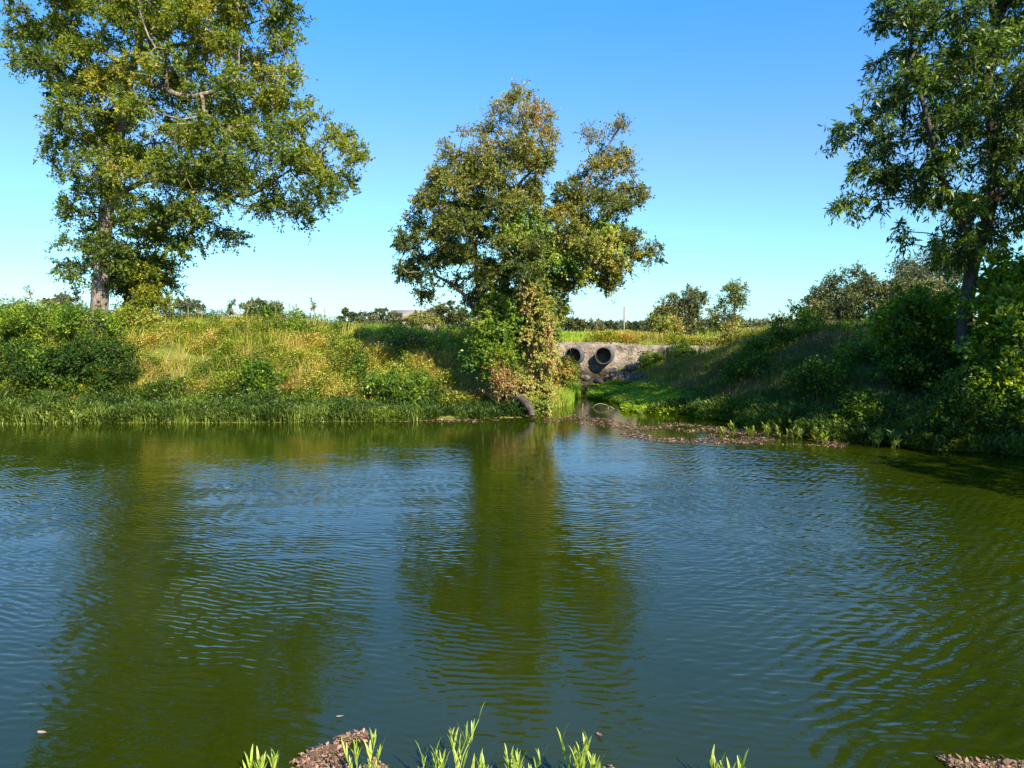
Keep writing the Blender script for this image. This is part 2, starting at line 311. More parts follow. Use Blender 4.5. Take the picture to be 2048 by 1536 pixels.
def tubes(A, B, da, db, ra, rb, k=5):
    n = len(A); R0 = ring(A, da, ra, k); R1 = ring(B, db, rb, k)
    V = np.concatenate([R0, R1], 1).reshape(-1, 3); b = np.arange(n)[:, None, None]*2*k; j = np.arange(k)
    q = np.stack([j, (j+1) % k, (j+1) % k+k, j+k], -1)[None]
    return V, (b+q).reshape(-1, 4)
def polytube(pts, r0, r1, k=8, wob=0):
    pts = np.asarray(pts, float); n = len(pts); d = norm(np.gradient(pts, axis=0)); r = np.linspace(r0, r1, n)
    if wob: r = r*(1+rng.normal(0, wob, n))
    return tubes(pts[:-1], pts[1:], d[:-1], d[1:], r[:-1], r[1:], k)
def smooth_path(pts, step=.25, wob=.0):
    pts = np.asarray(pts, float)
    seg = np.linalg.norm(np.diff(pts, axis=0), axis=1); s = np.concatenate([[0], np.cumsum(seg)])
    n = max(3, int(s[-1]/step)+1); t = np.linspace(0, s[-1], n)
    # catmull-like smoothing
    out = np.stack([np.interp(t, s, pts[:, i]) for i in range(3)], 1)
    for _ in range(2):
        o = out.copy(); o[1:-1] = (out[:-2]+2*out[1:-1]+out[2:])/4; out = o
    if wob:
        out[1:-1] += np.cumsum(rng.normal(0, wob*step*.3, (n-2, 3)), 0)*.4+rng.normal(0, wob*step*.2, (n-2, 3))
    return out

# ------------------------------------------------------------------ polygon crowns
def inpoly(px, py, poly):
    P = np.asarray(poly, float); ins = np.zeros(len(px), bool); dm = np.full(len(px), 1e9)
    for (x0, y0), (x1, y1) in zip(P, np.roll(P, -1, 0)):
        c = (y0 > py) != (y1 > py)
        with np.errstate(divide='ignore', invalid='ignore'):
            xi = (x1-x0)*(py-y0)/(y1-y0+1e-12)+x0
        ins ^= c & (px < xi)
        l2 = (x1-x0)**2+(y1-y0)**2+1e-9; t = np.clip(((px-x0)*(x1-x0)+(py-y0)*(y1-y0))/l2, 0, 1)
        dm = np.minimum(dm, np.hypot(px-(x0+t*(x1-x0)), py-(y0+t*(y1-y0))))
    return ins, dm
def ell(cx, cy, rx, ry, n=28, rough=.12):
    ph = rng.uniform(0, 6.28, 4)
    a = np.arange(n)*2*np.pi/n
    k = 1+rough*(np.sin(2*a+ph[0])*.4+np.sin(3*a+ph[1])*.5+np.sin(5*a+ph[2])*.5+np.sin(8*a+ph[3])*.35)
    return [(cx+rx*k[i]*math.cos(a[i]), cy+ry*k[i]*math.sin(a[i])) for i in range(n)]
def fill(poly, Y, depth, n, holes=(), power=.6):
    """points inside a crown: outline from the photo, real thickness in depth"""
    P = np.asarray(poly, float); lo, hi = P.min(0), P.max(0); out = []; tot = 0
    pp = rng.uniform(lo, hi, (2500, 2)); i0, d0 = inpoly(pp[:, 0], pp[:, 1], poly); dmax = d0[i0].max()
    while tot < n:
        pp = rng.uniform(lo, hi, (n*2, 2)); ins, d = inpoly(pp[:, 0], pp[:, 1], poly)
        for (hx, hy, rx, ry) in holes: ins &= ((pp[:, 0]-hx)/rx)**2+((pp[:, 1]-hy)/ry)**2 > 1
        pp, d = pp[ins], d[ins]
        if len(pp) == 0: continue
        hd = depth*np.clip(d/dmax, .02, 1)**power
        Yv = Y+rng.uniform(-1, 1, len(pp))*hd
        out.append(at(pp[:, 0], pp[:, 1], Yv)); tot += len(pp)
    return np.concatenate(out)[:n]
def clustered(poly, Y, depth, nclust, n, rc, holes=(), power=.6, flat=.6):
    cand = fill(poly, Y, depth, nclust*12, holes, power); keep = [cand[0]]
    mind = rc*1.35
    for c in cand[1:]:
        if len(keep) >= nclust: break
        if np.min(np.linalg.norm(np.array(keep)-c, axis=1)) > mind: keep.append(c)
    K = np.array(keep); out = []; tot = 0
    while tot < n:
        k = rng.integers(0, len(K), n); d = rdir(n)*(rng.uniform(0, 1, n)**.45)[:, None]*rc*rng.uniform(.7, 1.15, n)[:, None]
        d[:, 2] *= flat; P = K[k]+d
        x, y = topx(P); ins, _ = inpoly(x, y, poly)
        for (hx, hy, rx, ry) in holes: ins &= ((x-hx)/rx)**2+((y-hy)/ry)**2 > 1
        out.append(P[ins]); tot += ins.sum()
        if ins.sum() == 0: break
    return np.concatenate(out)[:n]
def grow(trunks, attr, step=.3, tip=.006, maxr=None, expo=2.3, wob=.35):
    """skeleton: given trunk polylines, then each attractor joins its nearest limb by a curved branch"""
    pos, par, fixed = [], [], []
    for tr in trunks:
        pts, r0, r1, att = tr
        pts = smooth_path(pts, step, .12); n = len(pts); rr = np.linspace(r0, r1, n)
        prev = -1
        if att and pos:
            prev = int(np.argmin(np.linalg.norm(np.array(pos)-pts[0], axis=1)))
            pts = np.vstack([pts[1:]]); rr = rr[1:]
        for p, r in zip(pts, rr):
            pos.append(p); par.append(prev); fixed.append(r); prev = len(pos)-1
    base = np.array(pos)
    d0 = np.array([np.min(np.linalg.norm(base-a, axis=1)) for a in attr]); order = np.argsort(d0)
    cap = len(pos)+int(np.sum(d0)/step*1.0)+len(attr)*12+100
    PA = np.zeros((cap, 3)); PA[:len(pos)] = base; m = len(pos); rootd = np.zeros(cap)
    tips = []
    for oi in order:
        a = attr[oi]; v = a-PA[:m]; dist = np.linalg.norm(v, axis=1)
        cost = dist+.12*rootd[:m]-.22*np.minimum(v[:, 2], dist)*.6
        j = int(np.argmin(cost)); L = dist[j]
        if m+int(L/step)+3 >= cap: break
        ns = max(1, int(L/step)); p0 = PA[j].copy(); pj = par[j]
        dirp = norm(PA[j]-PA[pj]) if pj >= 0 else np.array([0, 0, 1.])
        side = rng.normal(0, wob*.14*L, 3); prev = j
        for s in range(1, ns+1):
            t = s/ns; q = p0+(a-p0)*t+dirp*(.22*L*t*(1-t)**2*2)+side*math.sin(math.pi*t)+(rng.normal(0, .02*step, 3) if s < ns else 0)
            PA[m] = q; par.append(prev); fixed.append(0); rootd[m] = rootd[prev]+L/ns; prev = m; m += 1
        tips.append((prev, oi))
    pos = PA[:m]; par = np.array(par[:m]); fixed = np.array(fixed[:m])
    area = np.zeros(m)
    for t, _ in tips: area[t] += tip**expo
    kids = np.zeros(m, int)
    for i in range(m-1, -1, -1):
        if area[i] == 0: area[i] = tip**expo
        if par[i] >= 0: area[par[i]] += area[i]
    r = area**(1/expo); r = np.where(fixed > 0, fixed, np.minimum(r, maxr or 9))
    # a limb never thicker than what it grows from
    for i in range(m):
        if par[i] >= 0: r[i] = min(r[i], r[par[i]]*(1 if fixed[i] else .97))
    return pos, par, r, tips
def skel_mesh(acc, pos, par, r, minr=0.0, k=6):
    m = len(pos); has = par >= 0; d = np.zeros((m, 3)); d[has] = norm(pos[has]-pos[par[has]]); d[~has] = (0, 0, 1)
    main = np.full(m, -1); best = np.zeros(m)
    for i in range(m):
        p = par[i]
        if p >= 0 and r[i] > best[p]: best[p] = r[i]; main[p] = i
    # average directions at nodes along main line
    dn = d.copy()
    for i in range(m):
        if main[i] >= 0: dn[i] = d[i]+d[main[i]]
    dn = norm(dn)
    e = np.where(has & (r >= minr))[0]; p = par[e]; ism = main[p] == e
    da = np.where(ism[:, None], dn[p], d[e]); ra = np.where(ism, r[p], r[e]*1.05)
    big = r[e] > .05
    for sel, kk in ((big, 9), (~big, k)):
        if sel.any():
            V, Qd = tubes(pos[p][sel], pos[e][sel], da[sel], dn[e][sel], ra[sel], r[e][sel], kk); acc.add(V, Qd)
def sprays(centers, dirs, ntw, nlf, L, lsize, lasp, droop=.3, spread=.9, up=.3, acc_tw=None, twr=.003, hang=0.0):
    """each branch tip carries ntw twigs with nlf leaves each"""
    n = len(centers); c = np.repeat(centers, ntw, 0); d = np.repeat(dirs, ntw, 0)
    td = norm(d*.5+rng.normal(size=c.shape)*spread+np.array([0, 0, up])); Lt = L*rng.uniform(.5, 1.25, len(c))
    end = c+td*Lt[:, None]-np.array([0, 0, 1.])*(droop*Lt)[:, None]
    if acc_tw is not None:
        dd = norm(end-c); V, Qd = tubes(c, end, dd, dd, np.full(len(c), twr), np.full(len(c), twr*.5), 3); acc_tw.add(V, Qd)
    t = rng.uniform(.12, 1.05, (len(c), nlf)); P = c[:, None]+(end-c)[:, None]*t[..., None]
    P = P.reshape(-1, 3)+rng.normal(0, L*.06, (len(c)*nlf, 3)); dd = np.repeat(norm(end-c), nlf, 0)
    D = norm(dd*.6+rdir(len(P))*.9-np.array([0, 0, 1.])*hang); N = norm(rdir(len(P))+np.array([0, 0, .7]))
    ls = lsize*rng.uniform(.4, 1.5, len(P))
    return P, D, N, ls
def tintfield(P, base, spread, seed, scale=1.2, leafvar=.14, top=None):
    f = fbm(P[:, 0]+P[:, 1]*.37, P[:, 2]+P[:, 1]*.61, scale, seed)-.5
    t = base+spread*f*2+rng.normal(0, leafvar, len(P))
    if top is not None:
        z0, z1, amt = top; t = t+amt*np.clip((P[:, 2]-z0)/(z1-z0), 0, 1)
    return t
def plant(name, label, cat, base, trunks, attr, leafmat, barkmat, group=None, ntw=6, nlf=9, L=.4, lsize=.07, lasp=.5,
          droop=.3, spread=.9, up=.3, hang=0., base_t=.4, spread_t=.5, leafvar=.14, top=None, seed=1, tip=.006, maxr=.12, twigs=True,
          step=.3, parts=('trunk', 'crown'), minr=0, drop=0.0, bare=None, tscale=1.2, twr=.003):
    root = empty(name, base, label, cat, group); b = np.asarray(base, float)
    pos, par, r, tips = grow(trunks, attr, step, tip, maxr)
    wood = Acc(); skel_mesh(wood, pos, par, r, minr)
    ti = np.array([t for t, _ in tips]); dirs = norm(pos[ti]-pos[par[ti]])
    P, D, N, ls = sprays(pos[ti], dirs, ntw, nlf, L, lsize, lasp, droop, spread, up, wood if twigs else None, twr, hang)
    keep = rng.uniform(0, 1, len(P)) > drop
    if bare is not None: keep &= rng.uniform(0, 1, len(P)) > bare(P)
    P, D, N, ls = P[keep], D[keep], N[keep], ls[keep]
    V, Qd = leaf_arrays(P, D, N, ls, ls*lasp); T = tintfield(P, base_t, spread_t, seed, tscale, leafvar, top)
    qmesh(parts[1], V-b, Qd, leafmat, root, np.clip(T, 0, 1))
    wood.V = [v-b for v in wood.V]; wood.build(parts[0], barkmat, root, smooth=True, tint=False)
    return root
def px3(*p): return np.array([at(x, y, Y) for x, y, Y in p])

# ------------------------------------------------------------------ big trees
LEFT = [(-60, -240), (120, -300), (330, -310), (480, -240), (560, -150), (600, -60), (592, 10), (612, 70), (586, 98), (598, 140), (594, 190), (640, 222),
        (680, 258), (715, 265), (730, 312), (712, 362), (682, 400), (655, 440), (622, 442), (590, 450), (545, 462), (522, 405), (505, 440),
        (490, 482), (455, 482), (425, 470), (395, 502), (350, 515), (300, 500), (262, 520), (250, 600), (190, 600), (150, 560), (108, 535), (103, 492), (145, 455), (118, 405),
        (104, 350), (90, 300), (96, 270), (68, 240), (92, 215), (98, 172), (40, 152), (12, 122), (20, 60), (2, 20), (-40, -60)]
hl = [(470, 420, 26, 16), (435, 150, 14, 10), (240, 470, 12, 14), (380, 215, 20, 12), (520, 235, 16, 10), (330, 395, 18, 12), (130, 330, 14, 12), (290, 440, 10, 12), (420, 400, 16, 9)]
attr = clustered(LEFT, 26.5, 3.6, 215, 2500, .78, hl, flat=.62)
tr = [(px3((196, 665, 26.5), (200, 600, 26.5), (205, 500, 26.5), (215, 400, 26.6), (235, 280, 26.7), (250, 180, 26.8), (275, 90, 27), (300, 0, 27.2), (290, -150, 27.3)), .31, .06, False),
      (px3((262, 150, 26.8), (300, 160, 26), (340, 185, 25.4), (385, 195, 25), (440, 178, 24.8), (480, 150, 24.7)), .14, .05, True),
      (px3((215, 400, 26.6), (300, 355, 27), (400, 372, 27.5), (470, 395, 27.5), (520, 385, 27.2), (580, 340, 27)), .10, .04, True),
      (px3((222, 340, 26.6), (170, 270, 27.2), (110, 180, 27.5), (60, 60, 27.5)), .09, .03, True),
      (px3((270, 100, 27), (330, 95, 27.4), (420, 80, 27.6), (520, 40, 27.5)), .10, .03, True),
      (px3((290, 20, 27.2), (220, -60, 26.8), (120, -160, 26.6)), .11, .04, True)]
plant('elm_tree', 'tall elm with pale furrowed trunk and wide yellow-green crown, left of the pond', 'tree', at(196, 668, 26.5), tr, attr,
      M['elm'], M['barkelm'], ntw=8, nlf=19, L=.48, lsize=.087, lasp=.58, droop=.35, base_t=.40, spread_t=.55, seed=4, top=(6, 14, .12), tip=.009, maxr=.12, tscale=1.6)
SEC = [(215, 520), (250, 490), (300, 495), (340, 520), (355, 560), (345, 600), (330, 625), (300, 635), (262, 625), (240, 600), (225, 560)]
attr = clustered(SEC, 27.6, 1.3, 34, 300, .5, flat=.7)
plant('small_elm_tree', 'short bushy tree with dark thin trunk right beside the tall pale trunk', 'tree', at(262, 655, 27.6),
      [(px3((262, 655, 27.6), (252, 590, 27.6), (245, 540, 27.6), (262, 500, 27.6)), .13, .05, False)], attr, M['elm'], M['barkdark'],
      ntw=7, nlf=12, L=.4, lsize=.085, lasp=.55, base_t=.42, spread_t=.4, seed=6, tip=.008)

CEN = [(780, 525), (788, 495), (805, 445), (812, 405), (838, 362), (872, 335), (885, 290), (895, 255), (920, 262), (965, 255), (970, 225), (1000, 205), (1018, 183),
       (1050, 162), (1068, 198), (1115, 220), (1105, 250), (1115, 285), (1145, 300), (1130, 330), (1100, 345), (1086, 390), (1092, 412), (1104, 408), (1118, 368), (1142, 335), (1165, 322), (1180, 300), (1163, 265),
       (1180, 240), (1205, 262), (1240, 230), (1256, 240), (1250, 290), (1282, 322), (1270, 345), (1290, 380), (1296, 405), (1262, 415), (1250, 432), (1255, 452), (1300, 450),
       (1330, 480), (1325, 528), (1300, 515), (1258, 530), (1255, 572), (1225, 592), (1190, 585), (1160, 565), (1140, 590), (1125, 640), (1040, 650), (960, 650), (935, 610),
       (910, 572), (880, 555), (862, 596), (838, 592), (815, 572), (790, 550)]
hc = [(1094, 380, 17, 36), (1020, 470, 10, 12), (850, 500, 10, 8), (1180, 440, 12, 10), (990, 420, 8, 10), (905, 540, 34, 14), (1030, 300, 9, 9), (1010, 350, 12, 14), (1050, 345, 10, 12), (925, 480, 12, 10), (1070, 520, 9, 12), (1235, 500, 14, 10), (965, 330, 9, 9), (870, 430, 10, 8)]
attr = clustered(CEN, 23.2, 2.6, 185, 2150, .46, hc, flat=.7)
tc = [(px3((1052, 815, 22.2), (1060, 760, 22.4), (1066, 680, 22.7), (1070, 600, 22.9), (1078, 540, 23), (1100, 480, 23), (1130, 430, 23), (1170, 370, 23), (1205, 320, 22.9), (1240, 255, 22.8)), .17, .022, False),
      (px3((1045, 805, 22.4), (1010, 740, 22.9), (1000, 650, 23.2), (1010, 560, 23.3), (1012, 480, 23.4), (1012, 410, 23.4), (1003, 340, 23.4), (1015, 270, 23.4), (1040, 200, 23.4)), .15, .02, False),
      (px3((1012, 415, 23.4), (1035, 370, 23.2), (1075, 330, 23), (1105, 290, 22.9)), .06, .018, True),
      (px3((1035, 775, 22.6), (985, 700, 23.4), (958, 620, 23.6), (952, 540, 23.7), (948, 470, 23.7), (930, 400, 23.6), (910, 330, 23.6)), .14, .03, False),
      (px3((960, 640, 23.5), (930, 590, 23.2), (890, 560, 22.9), (850, 540, 22.8), (815, 545, 22.7)), .075, .02, True),
      (px3((1150, 400, 23), (1200, 365, 22.6), (1270, 325, 22.4)), .05, .015, True),
      (px3((1085, 520, 23), (1150, 520, 22.6), (1220, 505, 22.3), (1290, 490, 22.2)), .055, .016, True),
      (px3((1180, 320, 22.9), (1172, 290, 22.9), (1180, 250, 22.9)), .022, .01, True)]
def bare_c(P):
    x, y = topx(P); return np.clip((330-y)/120, 0, .5)+.3*((x > 1150) & (y < 390))
ctree = plant('hackberry_tree', 'vine-wrapped tree of several leaning trunks in the middle of the far bank, brownish top', 'tree', at(1052, 820, 22.2), tc, attr,
      M['hack'], M['bark'], ntw=7, nlf=18, L=.30, lsize=.06, lasp=.65, droop=.25, base_t=.32, spread_t=.5, seed=11, top=(5.5, 9.5, .30), tip=.006, maxr=.06, step=.25, tscale=1.1, twr=.0045,
      bare=bare_c)
def vine(parent, poly, Y, depth, nc, n, mat, ls, bt, st, seed, nlf=14, rc=.35, L=.28):
    b = np.array(parent.location); c = clustered(poly, Y, depth, nc, n, rc, flat=.9, power=.4)
    P, D, N, s = sprays(c, rdir(n), 5, nlf, L, ls, .7, .4, 1, .1, None, hang=.5)
    N = norm(N+np.array([.2, -.8, .3])); V, Qd = leaf_arrays(P, D, N, s, s*.75)
    qmesh('vine', V-b, Qd, mat, parent, np.clip(tintfield(P, bt, st, seed, .8, .15), 0, 1))
vine(ctree, [(1040, 560), (1072, 530), (1102, 560), (1120, 600), (1114, 690), (1106, 760), (1098, 812), (1048, 815), (1042, 760), (1048, 700), (1042, 620)], 22.3, .7, 70, 460, M['vinepink'], .052, .26, .8, 21, nlf=20)
vine(ctree, [(960, 600), (1000, 560), (1050, 580), (1055, 660), (1045, 740), (1020, 755), (985, 715), (945, 690), (938, 640)], 22.9, 1.0, 60, 360, M['vine'], .07, .32, .6, 22, nlf=20)
vine(ctree, [(990, 430), (1040, 400), (1080, 430), (1120, 470), (1160, 440), (1230, 430), (1255, 480), (1240, 540), (1180, 560), (1120, 540), (1060, 560), (1000, 520)], 22.2, .8, 40, 260, M['vine'], .062, .34, .6, 23, nlf=18)
# bare trailing stems under the right limb
b0 = np.array(ctree.location)
for (x0, y0, x1, y1) in [(1238, 560, 1222, 632), (1228, 570, 1240, 612), (1248, 545, 1272, 520), (1222, 575, 1216, 628), (1205, 575, 1225, 625)]:
    p = smooth_path(px3((x0, y0, 22.3), ((x0+x1)/2+rng.uniform(-9, 9), (y0+y1)/2, 22.3), (x1, y1, 22.2)), .08, .3); V, Qd = polytube(p, .006, .003, 4)
    qmesh('hanging_stem', V-b0, Qd, M['stalk'], ctree)

RIGHT = [(1800, -40), (1770, -20), (1745, 60), (1772, 92), (1735, 75), (1740, 160), (1755, 200), (1700, 232), (1664, 262), (1668, 300), (1700, 300), (1692, 340), (1722, 372), (1740, 385), (1664, 404), (1680, 424), (1750, 408), (1800, 415),
         (1862, 402), (1880, 432), (1790, 458), (1785, 476), (1835, 492), (1880, 520), (1935, 520), (1985, 500), (2030, 476), (2080, 450), (2200, 420), (2330, 330), (2400, 120), (2380, -100), (2280, -240), (2110, -240), (2020, -90), (1900, -60)]
hr = [(1880, 455, 20, 18), (1945, 150, 18, 12), (1860, 300, 16, 12), (2015, 130, 16, 12), (1760, 330, 14, 10), (1990, 340, 14, 14), (1885, 190, 16, 9), (1800, 250, 14, 10), (1920, 380, 14, 12), (2030, 470, 22, 14), (1730, 290, 10, 8), (1940, 290, 10, 10)]
attr = clustered(RIGHT, 17.4, 2.7, 190, 1350, .5, hr, flat=.6)
tr = [(px3((1925, 700, 17.4), (1932, 600, 17.4), (1945, 520, 17.4), (1975, 440, 17.4), (1992, 350, 17.3), (1985, 260, 17.2), (1970, 170, 17.2), (1990, 60, 17.3), (2030, -60, 17.4), (2080, -190, 17.4)), .165, .05, False),
      (px3((1945, 515, 17.4), (1930, 460, 17.1), (1890, 390, 16.8), (1868, 310, 16.6), (1850, 220, 16.4), (1820, 120, 16.4)), .11, .03, True),
      (px3((1985, 250, 17.2), (2040, 170, 16.9), (2100, 100, 16.8)), .1, .04, True),
      (px3((1988, 400, 17.3), (2060, 350, 17.6), (2180, 260, 17.8)), .1, .04, True),
      (px3((1990, 60, 17.3), (1985, 0, 17), (1965, -50, 16.8)), .08, .03, True)]
plant('pecan_tree', 'tall dark tree with drooping narrow leaves and dark trunk on the right bank', 'tree', at(1925, 705, 17.4), tr, attr,
      M['pecan'], M['barkdark'], ntw=7, nlf=12, L=.38, lsize=.125, lasp=.29, droop=.45, hang=.45, base_t=.33, spread_t=.5, seed=31, tip=.007, maxr=.08, tscale=1.0, twr=.004)

# ------------------------------------------------------------------ shore trees just right of the picture that shade the bank
for i, (x, y, hh, lab) in enumerate([(14.6, 9.6, 10.5, 'broad shade tree on the right shore outside the view, nearest the pecan'), (15.5, 4.6, 9, 'broad shade tree on the right shore outside the view, nearest the camera')]):
    b = np.array([x, y, float(H(x, y))]); K = b+np.array([0, 0, hh*.6])+rdir(60)*(rng.uniform(.2, 1, 60)**.5)[:, None]*np.array([3.3, 3.0, hh*.38])
    at_ = np.concatenate([k+rng.normal(0, .45, (6, 3)) for k in K])
    plant('shade_tree', lab, 'tree', b, [(np.array([b-[0, 0, .2], b+[.1, 0, hh*.3], b+[0, .2, hh*.6], b+[.2, 0, hh*.85]]), .24, .06, False)], at_, M['pecan'], M['barkdark'],
          group='shade trees beyond the right edge', ntw=6, nlf=11, L=.6, lsize=.17, lasp=.55, base_t=.4, spread_t=.4, seed=40+i, twigs=False)

# ------------------------------------------------------------------ middle-distance trees
def simple_tree(name, label, cat, poly, Y, depth, base_px, nc, n, rc, mat, group=None, trunk=None, r0=.12, **kw):
    b = at(base_px[0], base_px[1], Y); lo, hi = np.min(poly, 0), np.max(poly, 0); cx = (lo[0]+hi[0])/2
    attr = clustered(poly, Y, depth, nc, n, rc, flat=kw.pop('flat', .7))
    tk = trunk or [(base_px[0], base_px[1]), (base_px[0]*.6+cx*.4, (base_px[1]+hi[1])/2-4), (cx, (lo[1]+hi[1])/2)]
    return plant(name, label, cat, b, [(px3(*[(x, y, Y) for x, y in tk]), r0, r0*.35, False)], attr, mat, M['barkdark'], group, seed=int(base_px[0]), **kw)
g = 'live oaks on the right behind the bank'
simple_tree('live_oak', 'rounded dark live oak on the right skyline, leftmost of the oaks', 'tree', [(1585, 690), (1600, 625), (1625, 585), (1650, 565), (1680, 548), (1715, 535), (1745, 552), (1755, 600), (1748, 660), (1715, 690), (1640, 695)], 38, 3, (1680, 705), 80, 750, .75, M['oak'], g,
            ntw=6, nlf=10, L=.5, lsize=.11, lasp=.55, base_t=.42, spread_t=.5, maxr=.1, twigs=False)
simple_tree('live_oak', 'live oak with sky gaps under its low crown, second oak from the left', 'tree', [(1742, 655), (1750, 600), (1775, 560), (1815, 552), (1850, 565), (1895, 560), (1915, 600), (1905, 650), (1870, 670), (1830, 640), (1790, 665)], 36, 2.6, (1815, 700), 70, 560, .7, M['oak'], g,
            ntw=6, nlf=10, L=.5, lsize=.11, lasp=.55, base_t=.48, spread_t=.5, maxr=.1, twigs=False)
simple_tree('tall_oak', 'greyish taller tree rising behind the live oaks, left of the pecan trunk', 'tree', [(1785, 545), (1795, 522), (1830, 515), (1860, 500), (1900, 505), (1930, 530), (1935, 570), (1900, 590), (1820, 575)], 52, 3, (1865, 690), 30, 230, 1.0, M['far'], None,
            ntw=6, nlf=9, L=.7, lsize=.15, lasp=.55, base_t=.2, spread_t=.3, maxr=.1, twigs=False, r0=.2)
g = 'small trees on the field behind the culvert'
simple_tree('small_tree', 'small dense dark tree behind the culvert, left one of the pair', 'tree', [(1298, 640), (1325, 600), (1345, 585), (1375, 580), (1408, 572), (1410, 600), (1395, 630), (1415, 660), (1400, 690), (1330, 690), (1305, 665)], 36, 1.6, (1368, 700), 44, 380, .45, M['oak'], g,
            ntw=6, nlf=9, L=.36, lsize=.095, lasp=.55, base_t=.45, spread_t=.5, maxr=.05, r0=.09)
simple_tree('small_tree', 'small airy tree with crooked bare stem behind the culvert, right one of the pair', 'tree', [(1405, 655), (1418, 620), (1440, 605), (1440, 580), (1462, 560), (1490, 565), (1502, 590), (1488, 612), (1478, 625), (1498, 650), (1480, 685), (1425, 688)], 37, 1.2, (1462, 700), 30, 220, .4, M['hack'], g,
            trunk=[(1462, 700), (1458, 660), (1470, 630), (1466, 600), (1475, 578)], ntw=5, nlf=8, L=.34, lsize=.09, lasp=.5, base_t=.3, spread_t=.4, maxr=.04, r0=.07)

# ------------------------------------------------------------------ far trees
far = [(700, 634, 22, 11, 110, 'oak', 'small round dark far tree left of the roof, standing alone', 650),
       (735, 640, 22, 12, 95, 'far', 'pale green far tree between the dark round tree and the house', 655),
       (765, 637, 18, 16, 100, 'far', 'far tree nearest the left side of the house', 655),
       (792, 641, 14, 12, 120, 'oak', 'low dark far tree touching the left end of the house roof', 655),
       (842, 642, 30, 14, 80, 'grassy', 'yellow-green far bush just right of the house', 657),
       (868, 632, 22, 14, 115, 'far', 'grey-green far tree behind the yellow-green bush', 655),
       (905, 630, 32, 18, 100, 'oak', 'largest dark far tree, left of the vine-wrapped tree', 658),
       (1160, 650, 26, 10, 120, 'oak', 'low dark far tree right of the vine-wrapped tree', 660),
       (1205, 652, 22, 8, 130, 'oak', 'lowest dark far tree left of the grey post on the culvert', 660),
       (1275, 655, 24, 8, 130, 'oak', 'low dark far tree right of the grey post on the culvert', 662),
       (1512, 658, 26, 9, 110, 'oak', 'low dark far tree left of the two posts beside the oaks', 664),
       (520, 617, 36, 13, 60, 'far', 'wide dark far tree on the skyline over the left bank', 640),
       (375, 613, 30, 10, 60, 'far', 'far tree just right of the bushy tree trunk', 640),
       (125, 606, 36, 13, 55, 'far', 'leafy tree top over the left bank, left of the tall pale trunk', 640)]
M['grassy'] = foliage('yellow_bush_leaf', [(.12, .13, .03), (.2, .2, .04), (.3, .26, .07)], .25)
for (x, y, rx, ry, Y, mt, lab, yb) in far:
    s = Y/F; n = max(60, int(rx*ry*.32))
    simple_tree('far_tree', lab, 'tree', ell(x, y-2, rx*1.15, ry*1.15, 26, .2), Y, rx*s*.8, (x, yb+2), n//4+3, n, max(4*s, .4), M[mt], 'far trees on the horizon',
                ntw=6, nlf=11, L=5*s, lsize=2.4*s, lasp=.7, base_t=.45, spread_t=.5, twigs=False, step=6*s, maxr=.12, r0=.15, tip=.02)
# low hedgerow filling the horizon
P = []
n = 60000; X = rng.uniform(-220, 220, n); Yv = rng.uniform(190, 230, n); z = H(X, Yv)+rng.uniform(0, 1, n)**1.5*(.6+3.6*fbm(X, Yv*0, 14, 5)**1.5)
P = np.stack([X, Yv, z], 1); V, Qd = leaf_arrays(P, rdir(n), rdir(n), rng.uniform(1.2, 2.2, n), rng.uniform(.8, 1.4, n))
tag(qmesh('distant_wood', V, Qd, M['far'], None, tintfield(P, .3, .4, 3, 20, .2)), 'low dark line of woods along the horizon', 'woods', kind='stuff')

# ------------------------------------------------------------------ far house
def boxes(lst):
    V, Qd = [], []
    for (x0, x1, y0, y1, z0, z1) in lst:
        b = len(V); V += [(x0, y0, z0), (x1, y0, z0), (x1, y1, z0), (x0, y1, z0), (x0, y0, z1), (x1, y0, z1), (x1, y1, z1), (x0, y1, z1)]
        Qd += [tuple(b+i for i in f) for f in ((0, 3, 2, 1), (4, 5, 6, 7), (0, 1, 5, 4), (1, 2, 6, 5), (2, 3, 7, 6), (3, 0, 4, 7))]
    return np.array(V, float), np.array(Qd)
hb = at(812, 660, 125); house = empty('house', (hb[0], hb[1], 1.8), 'distant low house with grey shingle roof among the far trees', 'house')
V, Qd = boxes([(-2.6, 5, -3, 3, 0, 2.4)]); qmesh('wall', V, Qd, M['wall'], house)
V = np.array([(-3, -3.4, 2.4), (5.4, -3.4, 2.4), (5.4, 3.4, 2.4), (-3, 3.4, 2.4), (-2.4, 0, 4.0), (4.8, 0, 4.0)]); 
me = qmesh('roof', V, [(0, 1, 5, 4), (2, 3, 4, 5), (3, 0, 4, 4), (1, 2, 5, 5), (0, 3, 2, 1)], M['roof'], house)
V, Qd = boxes([(-1.6, -.6, -3.03, -3.002, .8, 1.9), (1.2, 2.4, -3.03, -3.002, .8, 1.9)]); qmesh('window', V[:8], Qd[:6], M['pipein'], house); qmesh('window', V[8:], Qd[6:]-8, M['pipein'], house)

# ------------------------------------------------------------------ posts
for (x, y0, y1, Y, r, lab) in [(1248, 614, 672, 37, .035, 'grey metal post standing on the field above the culvert'), (1558, 628, 682, 36, .03, 'thin post beside the oaks, left one of the close pair'),
                            (1564, 625, 682, 36.4, .03, 'thin post beside the oaks, right one of the close pair'), (578, 606, 640, 45, .04, 'thin post on the left skyline, leftmost of three'),
                            (593, 608, 640, 45, .04, 'thin post on the left skyline, middle of three'), (649, 617, 645, 48, .04, 'thin post on the left skyline, rightmost of three')]:
    p = px3((x, y1, Y), (x+.6, y0, Y)); V, Qd = polytube([p[0], p[0]*.5+p[1]*.5, p[1], p[1]+[0, 0, .004]], r, r, 6)
    tag(qmesh('fence_post', V, Qd, M['post'], loc=p[0]), lab, 'post', 'thin posts on the skyline')

